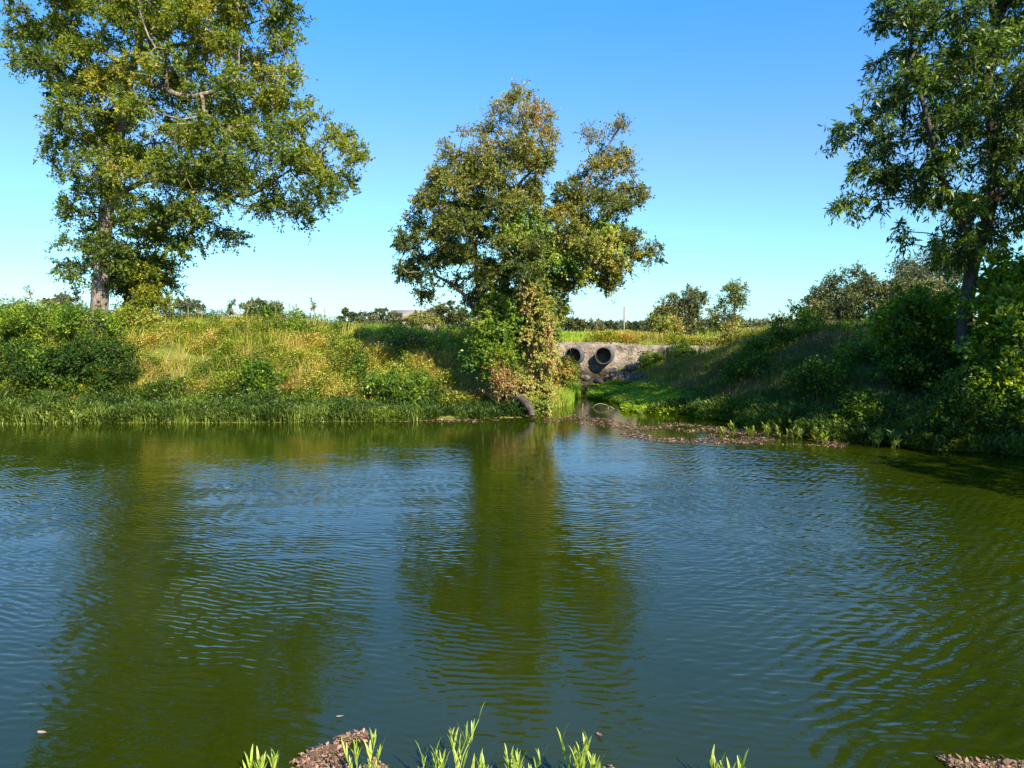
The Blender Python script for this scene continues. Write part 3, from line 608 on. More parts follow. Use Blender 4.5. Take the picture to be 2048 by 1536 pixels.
# ------------------------------------------------------------------ culvert
def rough_wall():
    a = Acc(); n, k = 150, 40
    xs = np.linspace(at(1062, 700, 31)[0], at(1440, 700, 31)[0], n); top = 1.96+.04*(fbm(xs, xs*0, .9, 4)-.5)*2-.07*(xs > 4.6)*vnoise(xs, xs*0, 1.1, 8)
    t = np.linspace(0, 1, k)
    X = np.repeat(xs[:, None], k, 1); Z = -.2+(top[:, None]+.2)*t[None]
    Yg = 31.55-.15*(1-t[None])-(.22*(fbm(X*1.0, Z*1.6, .8, 14)-.4)+.11*(fbm(X, Z, .22, 15)-.5))
    Yg += .2*np.clip((X-4.6)/3, 0, 1)*(t[None]-.6)          # lies back towards the right
    Yg += .35*(t[None] > .965)
    front = np.stack([X, Yg, Z], -1); back = np.stack([xs, 0*xs+33.2, top+.05], -1)[:, None]
    G = np.concatenate([front, back], 1); kk = k+1; i = np.arange(n*kk).reshape(n, kk)
    Qd = np.stack([i[:-1, :-1], i[1:, :-1], i[1:, 1:], i[:-1, 1:]], -1).reshape(-1, 4)
    return G.reshape(-1, 3), Qd
V, Qd = rough_wall()
tag(qmesh('culvert_wall', V, Qd, M['concrete'], smooth=False, loc=(4, 31.5, 0)), 'broken grey concrete headwall around the two black pipes', 'wall')
for (x, y, lab) in [(1146, 712, 'black culvert pipe on the left, half over the yellow bush'), (1207, 711, 'black culvert pipe on the right, above the rubble slope')]:
    mouth = at(x, y, 30.9); ax = norm(np.array([.30, .95, 0.0])); L = 1.9; R = .335
    root = empty('culvert_pipe', mouth, lab, 'pipe', 'black culvert pipes in the headwall')
    n = 90; s = np.linspace(0, L, n); r = R+.014*np.sin(s*2*np.pi/.085); r[:4] = R+.02
    s0 = ax[None]*s[:, None]; d = np.repeat(ax[None], n, 0); V, Qd = tubes(s0[:-1], s0[1:], d[:-1], d[1:], r[:-1], r[1:], 40)
    qmesh('barrel', V, Qd, M['pipe'], root, smooth=True)
    V, Qd = tubes(s0[:-1], s0[1:], d[:-1], d[1:], np.full(n-1, R-.018), np.full(n-1, R-.018), 32); V2, Q2 = tubes(s0[-2:-1], s0[-1:], d[:1], d[:1], np.array([R-.018]), np.array([.001]), 32)
    qmesh('lining', np.concatenate([V, V2]), np.concatenate([Qd, Q2+len(V)]), M['pipein'], root, smooth=True)
    V, Qd = tubes(s0[:1], s0[:1]-ax*.001, d[:1], d[:1], np.array([R+.02]), np.array([R-.018]), 40); qmesh('rim', V, Qd, M['pipe'], root, smooth=True)
def rock(c, s, flat=.6, seed=0):
    import bmesh
    bm = bmesh.new(); bmesh.ops.create_icosphere(bm, subdivisions=2, radius=1)
    ph = rng.uniform(0, 6, 6); V = np.array([v.co[:] for v in bm.verts]); Fc = np.array([[v.index for v in f.verts] for f in bm.faces]); bm.free()
    k = 1+.22*np.sin(V[:, 0]*3+ph[0])*np.sin(V[:, 1]*2.6+ph[1])+.15*np.sin(V[:, 2]*4+ph[2])+rng.normal(0, .06, len(V))
    V = np.sign(V)*np.abs(V)**.75*k[:, None]*np.array([1, rng.uniform(.6, 1), flat]); th = rng.uniform(0, 6.28)
    R = np.array([[math.cos(th), -math.sin(th), 0], [math.sin(th), math.cos(th), 0], [0, 0, 1]])
    return (V*s)@R.T+c, Fc
# rubble slope under and right of the pipes: too many stones to count
a = Acc(); n = 1500
xp = rng.uniform(1150, 1330, n); Yr = rng.uniform(29.6, 31.4, n); X = (xp-1024)/F*Yr; Z = H(X, Yr)
for x, y, z in zip(X, Yr, Z):
    if z < -.05: continue
    V, Fc = rock(np.array([x, y, z+.01]), rng.uniform(.02, .085)*(1+(rng.uniform() < .08)*1.2)); a.add(V, Fc)
tag(a.build('rubble', M['rock'], tint=False), 'loose broken concrete and gravel below the pipes', 'rubble', kind='stuff')
for i, (x, y, Y, s, lab) in enumerate([(1196, 762, 29.8, .2, 'dark rock at the head of the channel'), (1262, 735, 30.9, .24, 'pale rock on the slope right of the pipes'), (1290, 718, 31.0, .22, 'upper rock on the slope right of the pipes'),
                                        (1228, 742, 30.6, .2, 'rock directly under the right pipe'), (1172, 756, 30.3, .22, 'brown rock under the left pipe'), (1345, 700, 31.2, .26, 'concrete chunk at the wall top right of the pipes')]):
    p = at(x, y, Y); V, Fc = rock(p, s); tag(qmesh('rock', V, Fc, M['rock'], loc=p), lab, 'rock', 'rocks below the culvert')
import bmesh
p = at(1152, 766, 29.0); bm = bmesh.new(); bmesh.ops.create_cube(bm, size=1); bmesh.ops.scale(bm, vec=(.78, .5, .11), verts=bm.verts); bmesh.ops.bevel(bm, geom=bm.edges, offset=.02, segments=2, affect='EDGES')
bmesh.ops.subdivide_edges(bm, edges=bm.edges, cuts=2)
for v in bm.verts: v.co += Vector(rng.normal(0, .008, 3))
me = bpy.data.meshes.new('concrete_slab'); bm.to_mesh(me); bm.free(); me.materials.append(M['rock']); o = bpy.data.objects.new('concrete_slab', me); COL.objects.link(o)
o.location = (p[0], p[1], .13); o.rotation_euler = (.03, .1, -.15); tag(o, 'flat pale concrete slab at the left side of the channel', 'slab')

# ------------------------------------------------------------------ ground cover
def scatter(n, xr, Yr, mask=None):
    out = []; tot = 0; it = 0
    while tot < n and it < 60:
        it += 1
        xp = rng.uniform(*xr, n*2); Yv = Yr[0]+(Yr[1]-Yr[0])*rng.uniform(0, 1, n*2); X = (xp-1024)/F*Yv; Z = H(X, Yv)
        k = Z > -.03
        if mask is not None: k &= mask(X, Yv, Z, xp)
        out.append(np.stack([X, Yv, Z], 1)[k]); tot += k.sum()
    return np.concatenate(out)[:n]
def patch(P, s, seed): return fbm(P[:, 0], P[:, 1]*1.3, s, seed)
def leafy(P, h, nlf, ls, asp, upb=.5, rad=.10):
    """upright weed: leaves round a short stem"""
    n = len(P); h = np.broadcast_to(h, n); t = rng.uniform(.1, 1, (n, nlf)); az = rng.uniform(0, 6.28, (n, nlf)); rr = rad*rng.uniform(.2, 1, (n, nlf))
    lean = rng.normal(0, .15, (n, 2))
    Q0 = np.stack([P[:, None, 0]+np.cos(az)*rr+lean[:, :1]*t*h[:, None], P[:, None, 1]+np.sin(az)*rr+lean[:, 1:]*t*h[:, None], P[:, None, 2]+t*h[:, None]], -1).reshape(-1, 3)
    D = np.stack([np.cos(az), np.sin(az), np.full_like(az, upb)], -1).reshape(-1, 3)+rng.normal(0, .35, (n*nlf, 3)); N = norm(rdir(n*nlf)*.8+np.array([0, 0, 1.]))
    s = ls*rng.uniform(.6, 1.3, n*nlf); V, Qd = leaf_arrays(Q0, D, N, s, s*asp); return V, Qd, Q0
def cover(name, label, cat, builder):
    a = Acc(); mat = builder(a); tag(a.build(name, M[mat]), label, cat, kind='stuff')
TUFT = lambda P, k, s: (np.repeat(P, k, 0)+np.concatenate([rng.normal(0, s, (len(P)*k, 2)), np.zeros((len(P)*k, 1))], 1))
def left(X, Y, Z, xp): return xp < 1075
def g_top(a):
    P = scatter(11000, (-250, 1100), (25.6, 46), lambda X, Y, Z, xp: rng.uniform(0, 1, len(X)) < np.clip((46-Y)/14, .15, 1)*np.where(xp > 300, 1, .7)*np.clip((Y-25.2)/2, .2, 1)); T0 = patch(P, 2.5, 50)
    h = .22+.5*fbm(P[:, 0], P[:, 1], 1.5, 51); Q0 = TUFT(P, 8, .09); hh = np.repeat(h, 8)*rng.uniform(.6, 1.25, len(Q0))
    V, Qd = blades(Q0, hh, .02, rng.uniform(.1, .7, len(Q0))); a.add(V, Qd, np.repeat(np.repeat(T0, 8)*1.1-.15+rng.normal(0, .12, len(Q0)), 2))
    P = scatter(5200, (1080, 1600), (32.3, 44)); T0 = patch(P, 2.0, 52); Q0 = TUFT(P, 7, .08)
    V, Qd = blades(Q0, rng.uniform(.15, .38, len(Q0)), .02, rng.uniform(.1, .7, len(Q0))); a.add(V, Qd, np.repeat(np.repeat(T0, 7)*1.2-.1+rng.normal(0, .12, len(Q0)), 2))
    P = scatter(7000, (-400, 2300), (46, 130)); Q0 = TUFT(P, 4, .25)
    V, Qd = blades(Q0, rng.uniform(.2, .5, len(Q0)), .09, .4); a.add(V, Qd, np.repeat(np.repeat(patch(P, 6, 53), 4)*1.2-.1, 2))
    return 'grass'
cover('green_grass', 'bright yellow-green grass on top of the banks and field', 'grass', g_top)
def g_dry(a):
    P = scatter(5600, (-200, 1120), (22.6, 27.8), lambda X, Y, Z, xp: fbm(X, Y*1.3, 1.6, 60) > .46-.04*(xp > 520)+.2*(xp < 260))
    T0 = patch(P, 1.4, 61); k = 9; Q0 = TUFT(P, k, .10); V, Qd = blades(Q0, rng.uniform(.15, .5, len(Q0)), .016, rng.uniform(.3, 1.3, len(Q0)))
    a.add(V, Qd, np.repeat(np.repeat(T0, k)*1.5-.22+rng.normal(0, .15, len(Q0)), 2))
    P = scatter(420, (100, 1090), (23, 28.5), lambda X, Y, Z, xp: vnoise(X, Y, 1.0, 87) > .4); Q0 = TUFT(P, 12, .05)
    V, Qd = blades(Q0, rng.uniform(.4, 1.0, len(Q0)), .014, rng.uniform(.2, .9, len(Q0))); a.add(V, Qd, np.repeat(np.repeat(rng.uniform(0, .8, len(P)), 12), 2)+rng.normal(0, .06, len(Qd)))
    P = scatter(1500, (1250, 1540), (26, 33), lambda X, Y, Z, xp: (Z > .5) & ((Y < 29.5) | (Y > 31.9) | (rng.uniform(0, 1, len(X)) < .12) | (xp > 1440))); k = 8; Q0 = TUFT(P, k, .1); V, Qd = blades(Q0, rng.uniform(.2, .5, len(Q0)), .016, rng.uniform(.2, 1, len(Q0)))
    a.add(V, Qd, np.repeat(np.repeat(patch(P, 1, 62), k)*1.4-.3+rng.normal(0, .15, len(Q0)), 2)); return 'dry'
cover('dry_grass', 'orange and straw dry grass on the sunlit bank slopes', 'dry grass', g_dry)
def g_weed(a):
    P = scatter(11500, (-200, 1120), (22.3, 30.5), lambda X, Y, Z, xp: (fbm(X, Y*1.3, 1.5, 70) < .62) & (rng.uniform(0, 1, len(X)) < np.where(Y > 27.5, .35, 1)))
    T0 = patch(P, 1.2, 71); x, y = topx(P); V, Qd, Q0 = leafy(P, .12+.6*vnoise(P[:, 0], P[:, 1], .55, 72)**1.4, 24, .07, .5, .5, .16)
    a.add(V, Qd, np.repeat(T0*1.5-.3+.16*np.clip((x-350)/300, -1, 1)+.10*np.exp(-((x-800)/190)**2-((y-745)/45)**2), 24)+rng.normal(0, .15, len(Q0)))
    P = scatter(2300, (-200, 1090), (22.9, 29.5), lambda X, Y, Z, xp: vnoise(X*1.1, Y*.9, .75, 78) > .66); V, Qd, Q0 = leafy(P, .3+.6*vnoise(P[:, 0], P[:, 1], .45, 79), 34, .08, .48, .6, .17)
    a.add(V, Qd, np.repeat(patch(P, .5, 86)*1.3-.42, 34)+rng.normal(0, .12, len(Q0)))
    P = scatter(900, (-200, 950), (28, 31.5), lambda X, Y, Z, xp: fbm(X, Y, 1.1, 76) > .52); V, Qd, Q0 = leafy(P, rng.uniform(.25, .85, len(P)), 26, .07, .4, .9, .13)
    a.add(V, Qd, np.repeat(patch(P, 1.0, 77)*1.2-.2, 26)+rng.normal(0, .13, len(Q0)))
    P = scatter(1700, (1200, 1560), (29, 34), lambda X, Y, Z, xp: (Z > .6) & (fbm(X, Y, .9, 73) > .42) & ((Y < 30) | (Y > 31.9) | (rng.uniform(0, 1, len(X)) < .2))); V, Qd, Q0 = leafy(P, .16+.35*vnoise(P[:, 0], P[:, 1], .6, 74), 20, .07, .45, .6, .14)
    a.add(V, Qd, np.repeat(patch(P, 1.0, 75)*1.3-.1, 20)+rng.normal(0, .13, len(Q0))); return 'weed'
cover('weeds', 'leafy mixed weeds over the sunlit bank slopes', 'weeds', g_weed)
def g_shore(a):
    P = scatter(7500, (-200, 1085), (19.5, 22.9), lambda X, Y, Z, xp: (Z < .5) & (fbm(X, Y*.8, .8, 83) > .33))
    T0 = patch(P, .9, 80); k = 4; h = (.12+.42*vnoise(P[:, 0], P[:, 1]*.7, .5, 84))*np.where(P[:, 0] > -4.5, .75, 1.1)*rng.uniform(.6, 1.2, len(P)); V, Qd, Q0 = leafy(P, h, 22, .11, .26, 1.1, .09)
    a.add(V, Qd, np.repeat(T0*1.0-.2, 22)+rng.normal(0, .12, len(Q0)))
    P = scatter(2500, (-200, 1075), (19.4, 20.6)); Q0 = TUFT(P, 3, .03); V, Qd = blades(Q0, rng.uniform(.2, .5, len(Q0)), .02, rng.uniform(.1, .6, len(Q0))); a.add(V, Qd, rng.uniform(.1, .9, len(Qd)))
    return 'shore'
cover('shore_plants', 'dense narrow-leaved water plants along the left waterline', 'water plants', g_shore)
def g_lawn(a):
    P = scatter(5200, (1180, 1540), (19, 30.6), lambda X, Y, Z, xp: (Z < .35) & (Y > 19)); V, Qd, Q0 = leafy(P, rng.uniform(.06, .2, len(P)), 18, .085, .55, .5, .1)
    a.add(V, Qd, np.repeat(patch(P, .9, 81)*1.2-.05, 18)+rng.normal(0, .12, len(Q0)))
    P = scatter(1700, (1070, 1158), (21.5, 30), lambda X, Y, Z, xp: Z < .5); k = 9; Q0 = TUFT(P, k, .06); V, Qd = blades(Q0, rng.uniform(.15, .5, len(Q0)), .018, rng.uniform(.1, .6, len(Q0))); a.add(V, Qd, rng.uniform(.1, .95, len(Qd)))
    return 'lawn'
cover('creeping_weeds', 'bright green creeping plants around the channel mouth', 'weeds', g_lawn)
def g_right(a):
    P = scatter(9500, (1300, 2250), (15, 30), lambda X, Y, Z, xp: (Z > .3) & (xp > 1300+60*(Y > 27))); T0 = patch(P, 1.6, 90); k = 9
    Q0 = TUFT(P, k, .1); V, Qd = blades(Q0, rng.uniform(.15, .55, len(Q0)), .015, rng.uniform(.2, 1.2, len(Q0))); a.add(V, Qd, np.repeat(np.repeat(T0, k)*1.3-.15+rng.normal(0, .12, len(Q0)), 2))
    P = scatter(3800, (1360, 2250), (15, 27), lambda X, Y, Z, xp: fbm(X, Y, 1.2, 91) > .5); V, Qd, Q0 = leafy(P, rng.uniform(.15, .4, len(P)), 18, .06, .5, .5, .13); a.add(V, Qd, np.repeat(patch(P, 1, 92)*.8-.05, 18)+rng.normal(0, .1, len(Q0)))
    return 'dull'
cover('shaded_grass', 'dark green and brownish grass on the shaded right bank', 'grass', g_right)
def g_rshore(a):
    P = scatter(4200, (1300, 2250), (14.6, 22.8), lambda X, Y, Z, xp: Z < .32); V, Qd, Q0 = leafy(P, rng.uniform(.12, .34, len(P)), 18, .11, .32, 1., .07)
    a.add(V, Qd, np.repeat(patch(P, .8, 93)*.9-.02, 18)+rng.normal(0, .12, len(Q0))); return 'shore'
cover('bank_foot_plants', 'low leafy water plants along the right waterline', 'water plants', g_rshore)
def g_behind(a):
    P = scatter(2600, (1080, 1600), (31.9, 34.0), lambda X, Y, Z, xp: (xp > 1180) & (fbm(X, Y*0, 1.1, 95) > .38)); V, Qd, Q0 = leafy(P, .12+.5*fbm(P[:, 0], P[:, 1]*0, 1.3, 96), 22, .085, .42, .7, .16)
    a.add(V, Qd, np.repeat(patch(P, 1, 97)*1.2, 22)+rng.normal(0, .14, len(Q0))); return 'weed'
cover('roadside_weeds', 'pale leafy weeds along the top of the culvert', 'weeds', g_behind)

# floating debris mats
def mat_pts(n, poly, z=.004, thr=.47, sc=.9):
    P = np.asarray(poly, float); lo, hi = P.min(0), P.max(0); out = []; tot = 0
    while tot < n:
        q = rng.uniform(lo, hi, (n*3, 2)); i, d = inpoly(q[:, 0], q[:, 1], poly); q = q[i]; R = onz(q[:, 0], q[:, 1], z)
        k = fbm(R[:, 0], R[:, 1]*1.8, sc, 33) > thr; out.append(R[k]); tot += k.sum()
    return np.concatenate(out)[:n]
def litter(name, label, polys, counts, ls, asp, flat, mat='litter', **kw):
    a = Acc()
    for poly, n in zip(polys, counts):
        P = mat_pts(n, poly, **kw); D = rdir(n); D[:, 2] *= flat; N = norm(rdir(n)*flat+np.array([0, 0, 1.])); s = ls*np.exp(rng.normal(-.1, .5, n)); P[:, 2] += rng.uniform(.0, .02, n)
        V, Qd = leaf_arrays(P, D, N, s, s*asp); a.add(V, Qd, rng.uniform(0, 1, n)); 
    tag(a.build(name, M[mat]), label, 'debris', kind='stuff')
litter('floating_debris', 'pinkish brown mat of floating dead leaves off the channel mouth', [[(1085, 836), (1180, 830), (1260, 848), (1360, 846), (1450, 855), (1540, 868), (1640, 881), (1700, 889), (1690, 896), (1560, 889), (1420, 888), (1330, 886), (1240, 872), (1270, 862), (1180, 850), (1090, 846)],
        [(600, 836), (700, 830), (880, 834), (1050, 828), (1080, 838), (960, 845), (800, 843), (640, 845)]], [5600, 1800], .045, .45, .22, thr=.49)

# ------------------------------------------------------------------ shrubs
def roughen(poly, k=5, amp=.26):
    P = np.asarray(poly, float); out = []; sz = np.ptp(P, 0).mean()*amp
    for a_, b_ in zip(P, np.roll(P, -1, 0)):
        for j in range(k): out.append(a_+(b_-a_)*j/k+rng.normal(0, sz*.5, 2)*(1 if j else .4))
    return out
def shrub(label, poly, Y, depth, base, nc, n, rc, mat, name='shrub', group='shrubs on the banks', **kw):
    b = at(base[0], base[1], Y); b[2] = min(b[2], float(H(b[0], b[1]))+.02); lo, hi = np.min(poly, 0), np.max(poly, 0)
    poly = roughen(poly); attr = clustered(poly, Y, depth, nc, n, rc, flat=.85, power=.4); st = []
    for i in range(4):
        ex = lo[0]+(hi[0]-lo[0])*(.2+.2*i); e = at(ex, lo[1]*.55+hi[1]*.45, Y+rng.uniform(-.5, .5)*depth); m = (b+e)/2+[0, 0, .1]
        st.append((np.array([b+[.04*i, 0, -.05], m, e]), .03, .012, False))
    d = dict(ntw=5, nlf=11, L=.38, lsize=.075, lasp=.55, droop=.1, up=.5, leafvar=.2, drop=.12, tscale=.55, base_t=.4, spread_t=.5, tip=.004, maxr=.02, step=.2, parts=('stem', 'foliage'), twigs=False); d.update(kw)
    return plant(name, label, 'shrub', b, st, attr, mat, M['barkdark'], group, seed=int(base[0]), **d)
shrub('dark broad-leaved shrub with painted-in shade at the left edge of the far bank', [(-60, 700), (10, 690), (60, 705), (85, 725), (80, 770), (20, 790), (-60, 785)], 23.2, .9, (20, 790), 40, 260, .35, M['bush'], lsize=.075, base_t=.05, spread_t=.4)  # left hedge: cast shade is put into the leaf tint of these shrubs
shrub('dark shrub with painted-in shade and big pale-tipped leaves, below and left of the pale trunk', [(60, 725), (100, 705), (140, 710), (160, 735), (150, 780), (90, 790), (60, 760)], 23.0, .8, (105, 790), 34, 220, .32, M['bush'], lsize=.09, base_t=.16, spread_t=.8)
shrub('very dark shrub with painted-in shade directly under the pale trunk', [(140, 690), (190, 675), (250, 682), (272, 710), (265, 770), (190, 788), (145, 760)], 23.3, .9, (205, 790), 40, 260, .35, M['bush'], lsize=.075, base_t=.0, spread_t=.25)
shrub('low dark green shrub on the upper left bank at the frame edge', [(-50, 640), (10, 630), (70, 632), (110, 640), (120, 660), (60, 670), (-50, 670)], 25.5, .9, (30, 670), 30, 200, .35, M['bush'], base_t=.5)
shrub('leafy shrub at the foot of the pale trunk, between it and the bushy tree', [(110, 625), (150, 622), (185, 640), (240, 632), (250, 660), (190, 675), (120, 665)], 25.6, .7, (170, 675), 24, 160, .3, M['thicket'], base_t=.25)
shrub('yellowish creeper shrub at the foot of the bushy tree', [(235, 620), (262, 612), (300, 628), (310, 655), (270, 668), (235, 660)], 26.5, .6, (268, 670), 16, 110, .25, M['vine'], base_t=.55, lsize=.09)
shrub('dark grassy shrub on the left skyline below the posts', [(500, 640), (540, 618), (575, 622), (590, 650), (560, 672), (510, 668)], 28.5, .7, (545, 675), 18, 120, .3, M['bush'], base_t=.45)
shrub('dark low shrub in the middle of the left bank top', [(560, 668), (600, 652), (660, 655), (700, 672), (690, 690), (620, 695), (570, 688)], 26.8, .6, (630, 698), 22, 130, .28, M['bush'], base_t=.5)
shrub('green broad-leaved shrub low on the left bank, left of the middle', [(488, 752), (515, 738), (555, 742), (572, 765), (545, 785), (500, 783)], 22.9, .5, (530, 788), 18, 120, .25, M['thicket'], lsize=.08, base_t=.2, drop=.3)
shrub('bright green broad-leaved shrub low on the bank, right of the middle', [(740, 772), (775, 756), (825, 762), (852, 785), (820, 802), (760, 800)], 22.5, .5, (795, 802), 18, 130, .25, M['thicket'], lsize=.085, base_t=.22, drop=.3)
shrub('bright green leafy shrub at the left foot of the vine-wrapped tree', [(940, 665), (965, 650), (1000, 670), (1030, 710), (1030, 740), (1000, 755), (962, 730), (942, 700)], 22.2, .5, (995, 768), 28, 170, .24, M['vine'], lsize=.075, base_t=.28)
shrub('pinkish dry shrub between the tree foot and the low bank', [(990, 740), (1020, 735), (1045, 770), (1030, 800), (980, 785)], 21.9, .4, (1015, 802), 14, 80, .22, M['vinepink'], base_t=.7, lsize=.06)
shrub('yellow-green shrub in front of the left pipe', [(1095, 735), (1110, 722), (1140, 724), (1146, 740), (1128, 752), (1118, 770), (1098, 768)], 27.0, .4, (1110, 785), 14, 110, .2, M['vine'], base_t=.62, lsize=.08)
shrub('orange-green bush on top of the culvert below the left small tree', [(1295, 650), (1330, 640), (1360, 650), (1375, 680), (1340, 690), (1300, 686)], 33.0, .6, (1335, 692), 16, 110, .28, M['vinepink'], base_t=.35, lsize=.09)
shrub('green bush hanging over the wall right of the rubble', [(1340, 695), (1375, 688), (1400, 705), (1395, 735), (1360, 745), (1335, 725)], 30.2, .5, (1368, 745), 14, 100, .24, M['thicket'], base_t=.35)
shrub('small dark green shrub at the wall foot, right of the rubble', [(1285, 722), (1305, 712), (1330, 722), (1335, 745), (1300, 752), (1284, 742)], 30.4, .35, (1310, 752), 10, 70, .2, M['thicket'], base_t=.3)
shrub('yellow weeds bush at the sunlit right end of the culvert', [(1420, 668), (1450, 655), (1500, 660), (1515, 690), (1470, 705), (1425, 695)], 31.5, .5, (1465, 705), 14, 100, .28, M['grassy'], base_t=.6, lsize=.08)
shrub('dark shrub on the bank crest left of the oaks', [(1480, 700), (1520, 670), (1560, 640), (1600, 625), (1625, 650), (1620, 690), (1560, 715), (1490, 725)], 25.0, .8, (1560, 725), 36, 240, .32, M['bush'], base_t=.4)
shrub('dark leafy shrub on the crest beneath the leftmost oak', [(1600, 670), (1650, 650), (1720, 655), (1760, 670), (1750, 705), (1660, 715), (1600, 705)], 24.5, .8, (1680, 715), 34, 220, .32, M['bush'], base_t=.45)
shrub('bright green leafy thicket left of the pecan trunk', [(1760, 640), (1790, 615), (1830, 600), (1880, 585), (1915, 600), (1920, 650), (1900, 690), (1830, 700), (1780, 685)], 19.4, .8, (1850, 705), 50, 330, .32, M['thicket'], base_t=.32, lsize=.10)
shrub('sunlit yellow-green vine thicket rising right of the pecan trunk', [(1945, 600), (1960, 550), (1990, 525), (2040, 520), (2090, 500), (2180, 540), (2200, 640), (2120, 720), (2000, 720), (1950, 670)], 17.2, 1.0, (2040, 725), 75, 520, .36, M['thicket'], base_t=.5, lsize=.12)
shrub('tall vine thicket covering the lower right edge of the bank', [(1945, 720), (1960, 680), (2010, 660), (2100, 650), (2200, 680), (2230, 800), (2150, 890), (2040, 880), (1975, 850), (1945, 790)], 16.2, .8, (2050, 890), 80, 560, .34, M['thicket'], base_t=.4, lsize=.10)
shrub('nearly black shrub at the water edge on the far right', [(1860, 800), (1900, 770), (1960, 775), (2020, 800), (2100, 860), (2090, 915), (1980, 912), (1880, 880)], 15.9, .7, (1960, 905), 44, 280, .3, M['bush'], base_t=.2)
shrub('dark shrub on the shaded slope under the pecan', [(1780, 720), (1830, 690), (1900, 700), (1950, 740), (1940, 800), (1860, 810), (1790, 780)], 18.6, .8, (1860, 812), 46, 300, .32, M['bush'], base_t=.25)

for lab_, pl_, Y_, b_, m_, t_ in [('dark leafy shrub on the shaded slope nearest the culvert', [(1455, 735), (1500, 715), (1545, 730), (1550, 765), (1500, 780), (1460, 765)], 22.8, (1500, 785), 'bush', .45),
        ('low broad shrub halfway down the shaded slope', [(1580, 750), (1630, 728), (1690, 745), (1695, 785), (1640, 800), (1585, 788)], 19.6, (1640, 805), 'bush', .35),
        ('loose green shrub high on the shaded slope left of the pecan', [(1680, 700), (1720, 680), (1765, 695), (1765, 735), (1720, 745), (1685, 735)], 21.5, (1722, 750), 'thicket', .25),
        ('small dark shrub low on the shaded slope above the waterline plants', [(1690, 815), (1730, 795), (1780, 805), (1790, 840), (1740, 850), (1695, 842)], 17.4, (1740, 855), 'bush', .3)]:
    shrub(lab_, pl_, Y_, .6, b_, 24, 170, .27, M[m_], base_t=t_, lsize=.07, drop=.25)

# tufts of long dry grass that stand out
def tuft(label, x, y, n, h, mat, spread=.5, bt=.7, w=.012):
    Ys = np.linspace(14, 40, 1300); Q_ = at(np.full(1300, x), np.full(1300, y), Ys); hit = np.where(Q_[:, 2] < H(Q_[:, 0], Q_[:, 1])+.02)[0]
    p = Q_[hit[0]] if len(hit) else Q_[600]
    p[2] = float(H(p[0], p[1])); P = p+np.concatenate([rng.normal(0, .09, (n, 2)), np.zeros((n, 1))], 1)
    V, Qd = blades(P, rng.uniform(.4, 1.1, n)*h, w, rng.uniform(.2, 1.5, n)*spread*2, bend=1.2)
    tag(qmesh('grass_tuft', V-p, Qd, M[mat], None, np.clip(np.repeat(rng.normal(bt, .15, n), 2), 0, 1)), label, 'grass tuft', 'long grass tufts on the banks').location = tuple(p)
tuft('arching pale tuft on the sunlit bank, left of the tree foot', 860, 768, 160, .7, 'dry', .7, .85)
tuft('upright straw-coloured tuft nearest the tree foot', 925, 775, 150, .6, 'dry', .5, .5)
tuft('green-yellow tall grass tuft below the fallen branch', 905, 735, 130, .8, 'grass', .35, .6)
tuft('broad dry tuft at the foot of the sunlit bank', 960, 790, 150, .45, 'dry', .8, .8)
tuft('small reddish tuft low on the left bank', 640, 780, 100, .4, 'dry', .8, .9)
tuft('green upright tuft on the shaded right slope', 1460, 775, 150, .6, 'grass', .3, .1)
tuft('brown dry tuft low on the shaded right slope', 1775, 850, 200, .65, 'dry', .7, .9)
tuft('feathery pale tuft halfway up the shaded right slope', 1800, 780, 120, .6, 'dry', .5, .6)
tuft('light green tuft on the left bank top right of the bushy tree', 415, 665, 140, .7, 'grass', .3, .5)
tuft('light green tuft on the left bank top under the posts', 600, 655, 140, .6, 'grass', .3, .6)

# skyline weeds: bare branching stalks
def stalk(label, x, yb, yt, Y, wdt=1., leaf=0, mat='stalk', seed=0, pale=False):
    b = at(x, yb, Y); top = at(x, yt, Y); h = top[2]-b[2]; root = empty('weed_stalk', b, label, 'weed', 'tall weeds on the skyline')
    a = Acc(); tips = []
    def br(p, d, L, r, lv):
        pts = [p]; q = p.copy(); dd = d.copy()
        for _ in range(4):
            dd = norm(dd+rng.normal(0, .12, 3)+[0, 0, .05]); q = q+dd*L/4; pts.append(q.copy())
        V, Qd = polytube(pts, r, r*.6, 4); a.add(V, Qd); tips.append(q)
        if lv > 0:
            for k in range(rng.integers(3, 5)):
                t = pts[rng.integers(2, 5)]; nd = norm(dd+np.array([rng.normal(0, .6)*wdt, rng.normal(0, .5)*wdt, .1])); br(t, nd, L*.5, r*.7, lv-1)
    br(np.zeros(3), np.array([0, 0, 1.]), h*.55, .02, 2)
    a.build('stem', M[mat], root, tint=False)
    T = np.array(tips); k = 6+leaf; P = np.repeat(T, k, 0)+rng.normal(0, .03, (len(T)*k, 3)); s = rng.uniform(.05, .10, len(P)); V, Qd = leaf_arrays(P, rdir(len(P)), rdir(len(P)), s, s*.5)
    qmesh('leaves', V, Qd, M['far' if not pale else 'shore'], root, rng.uniform(.3, 1, len(Qd)))
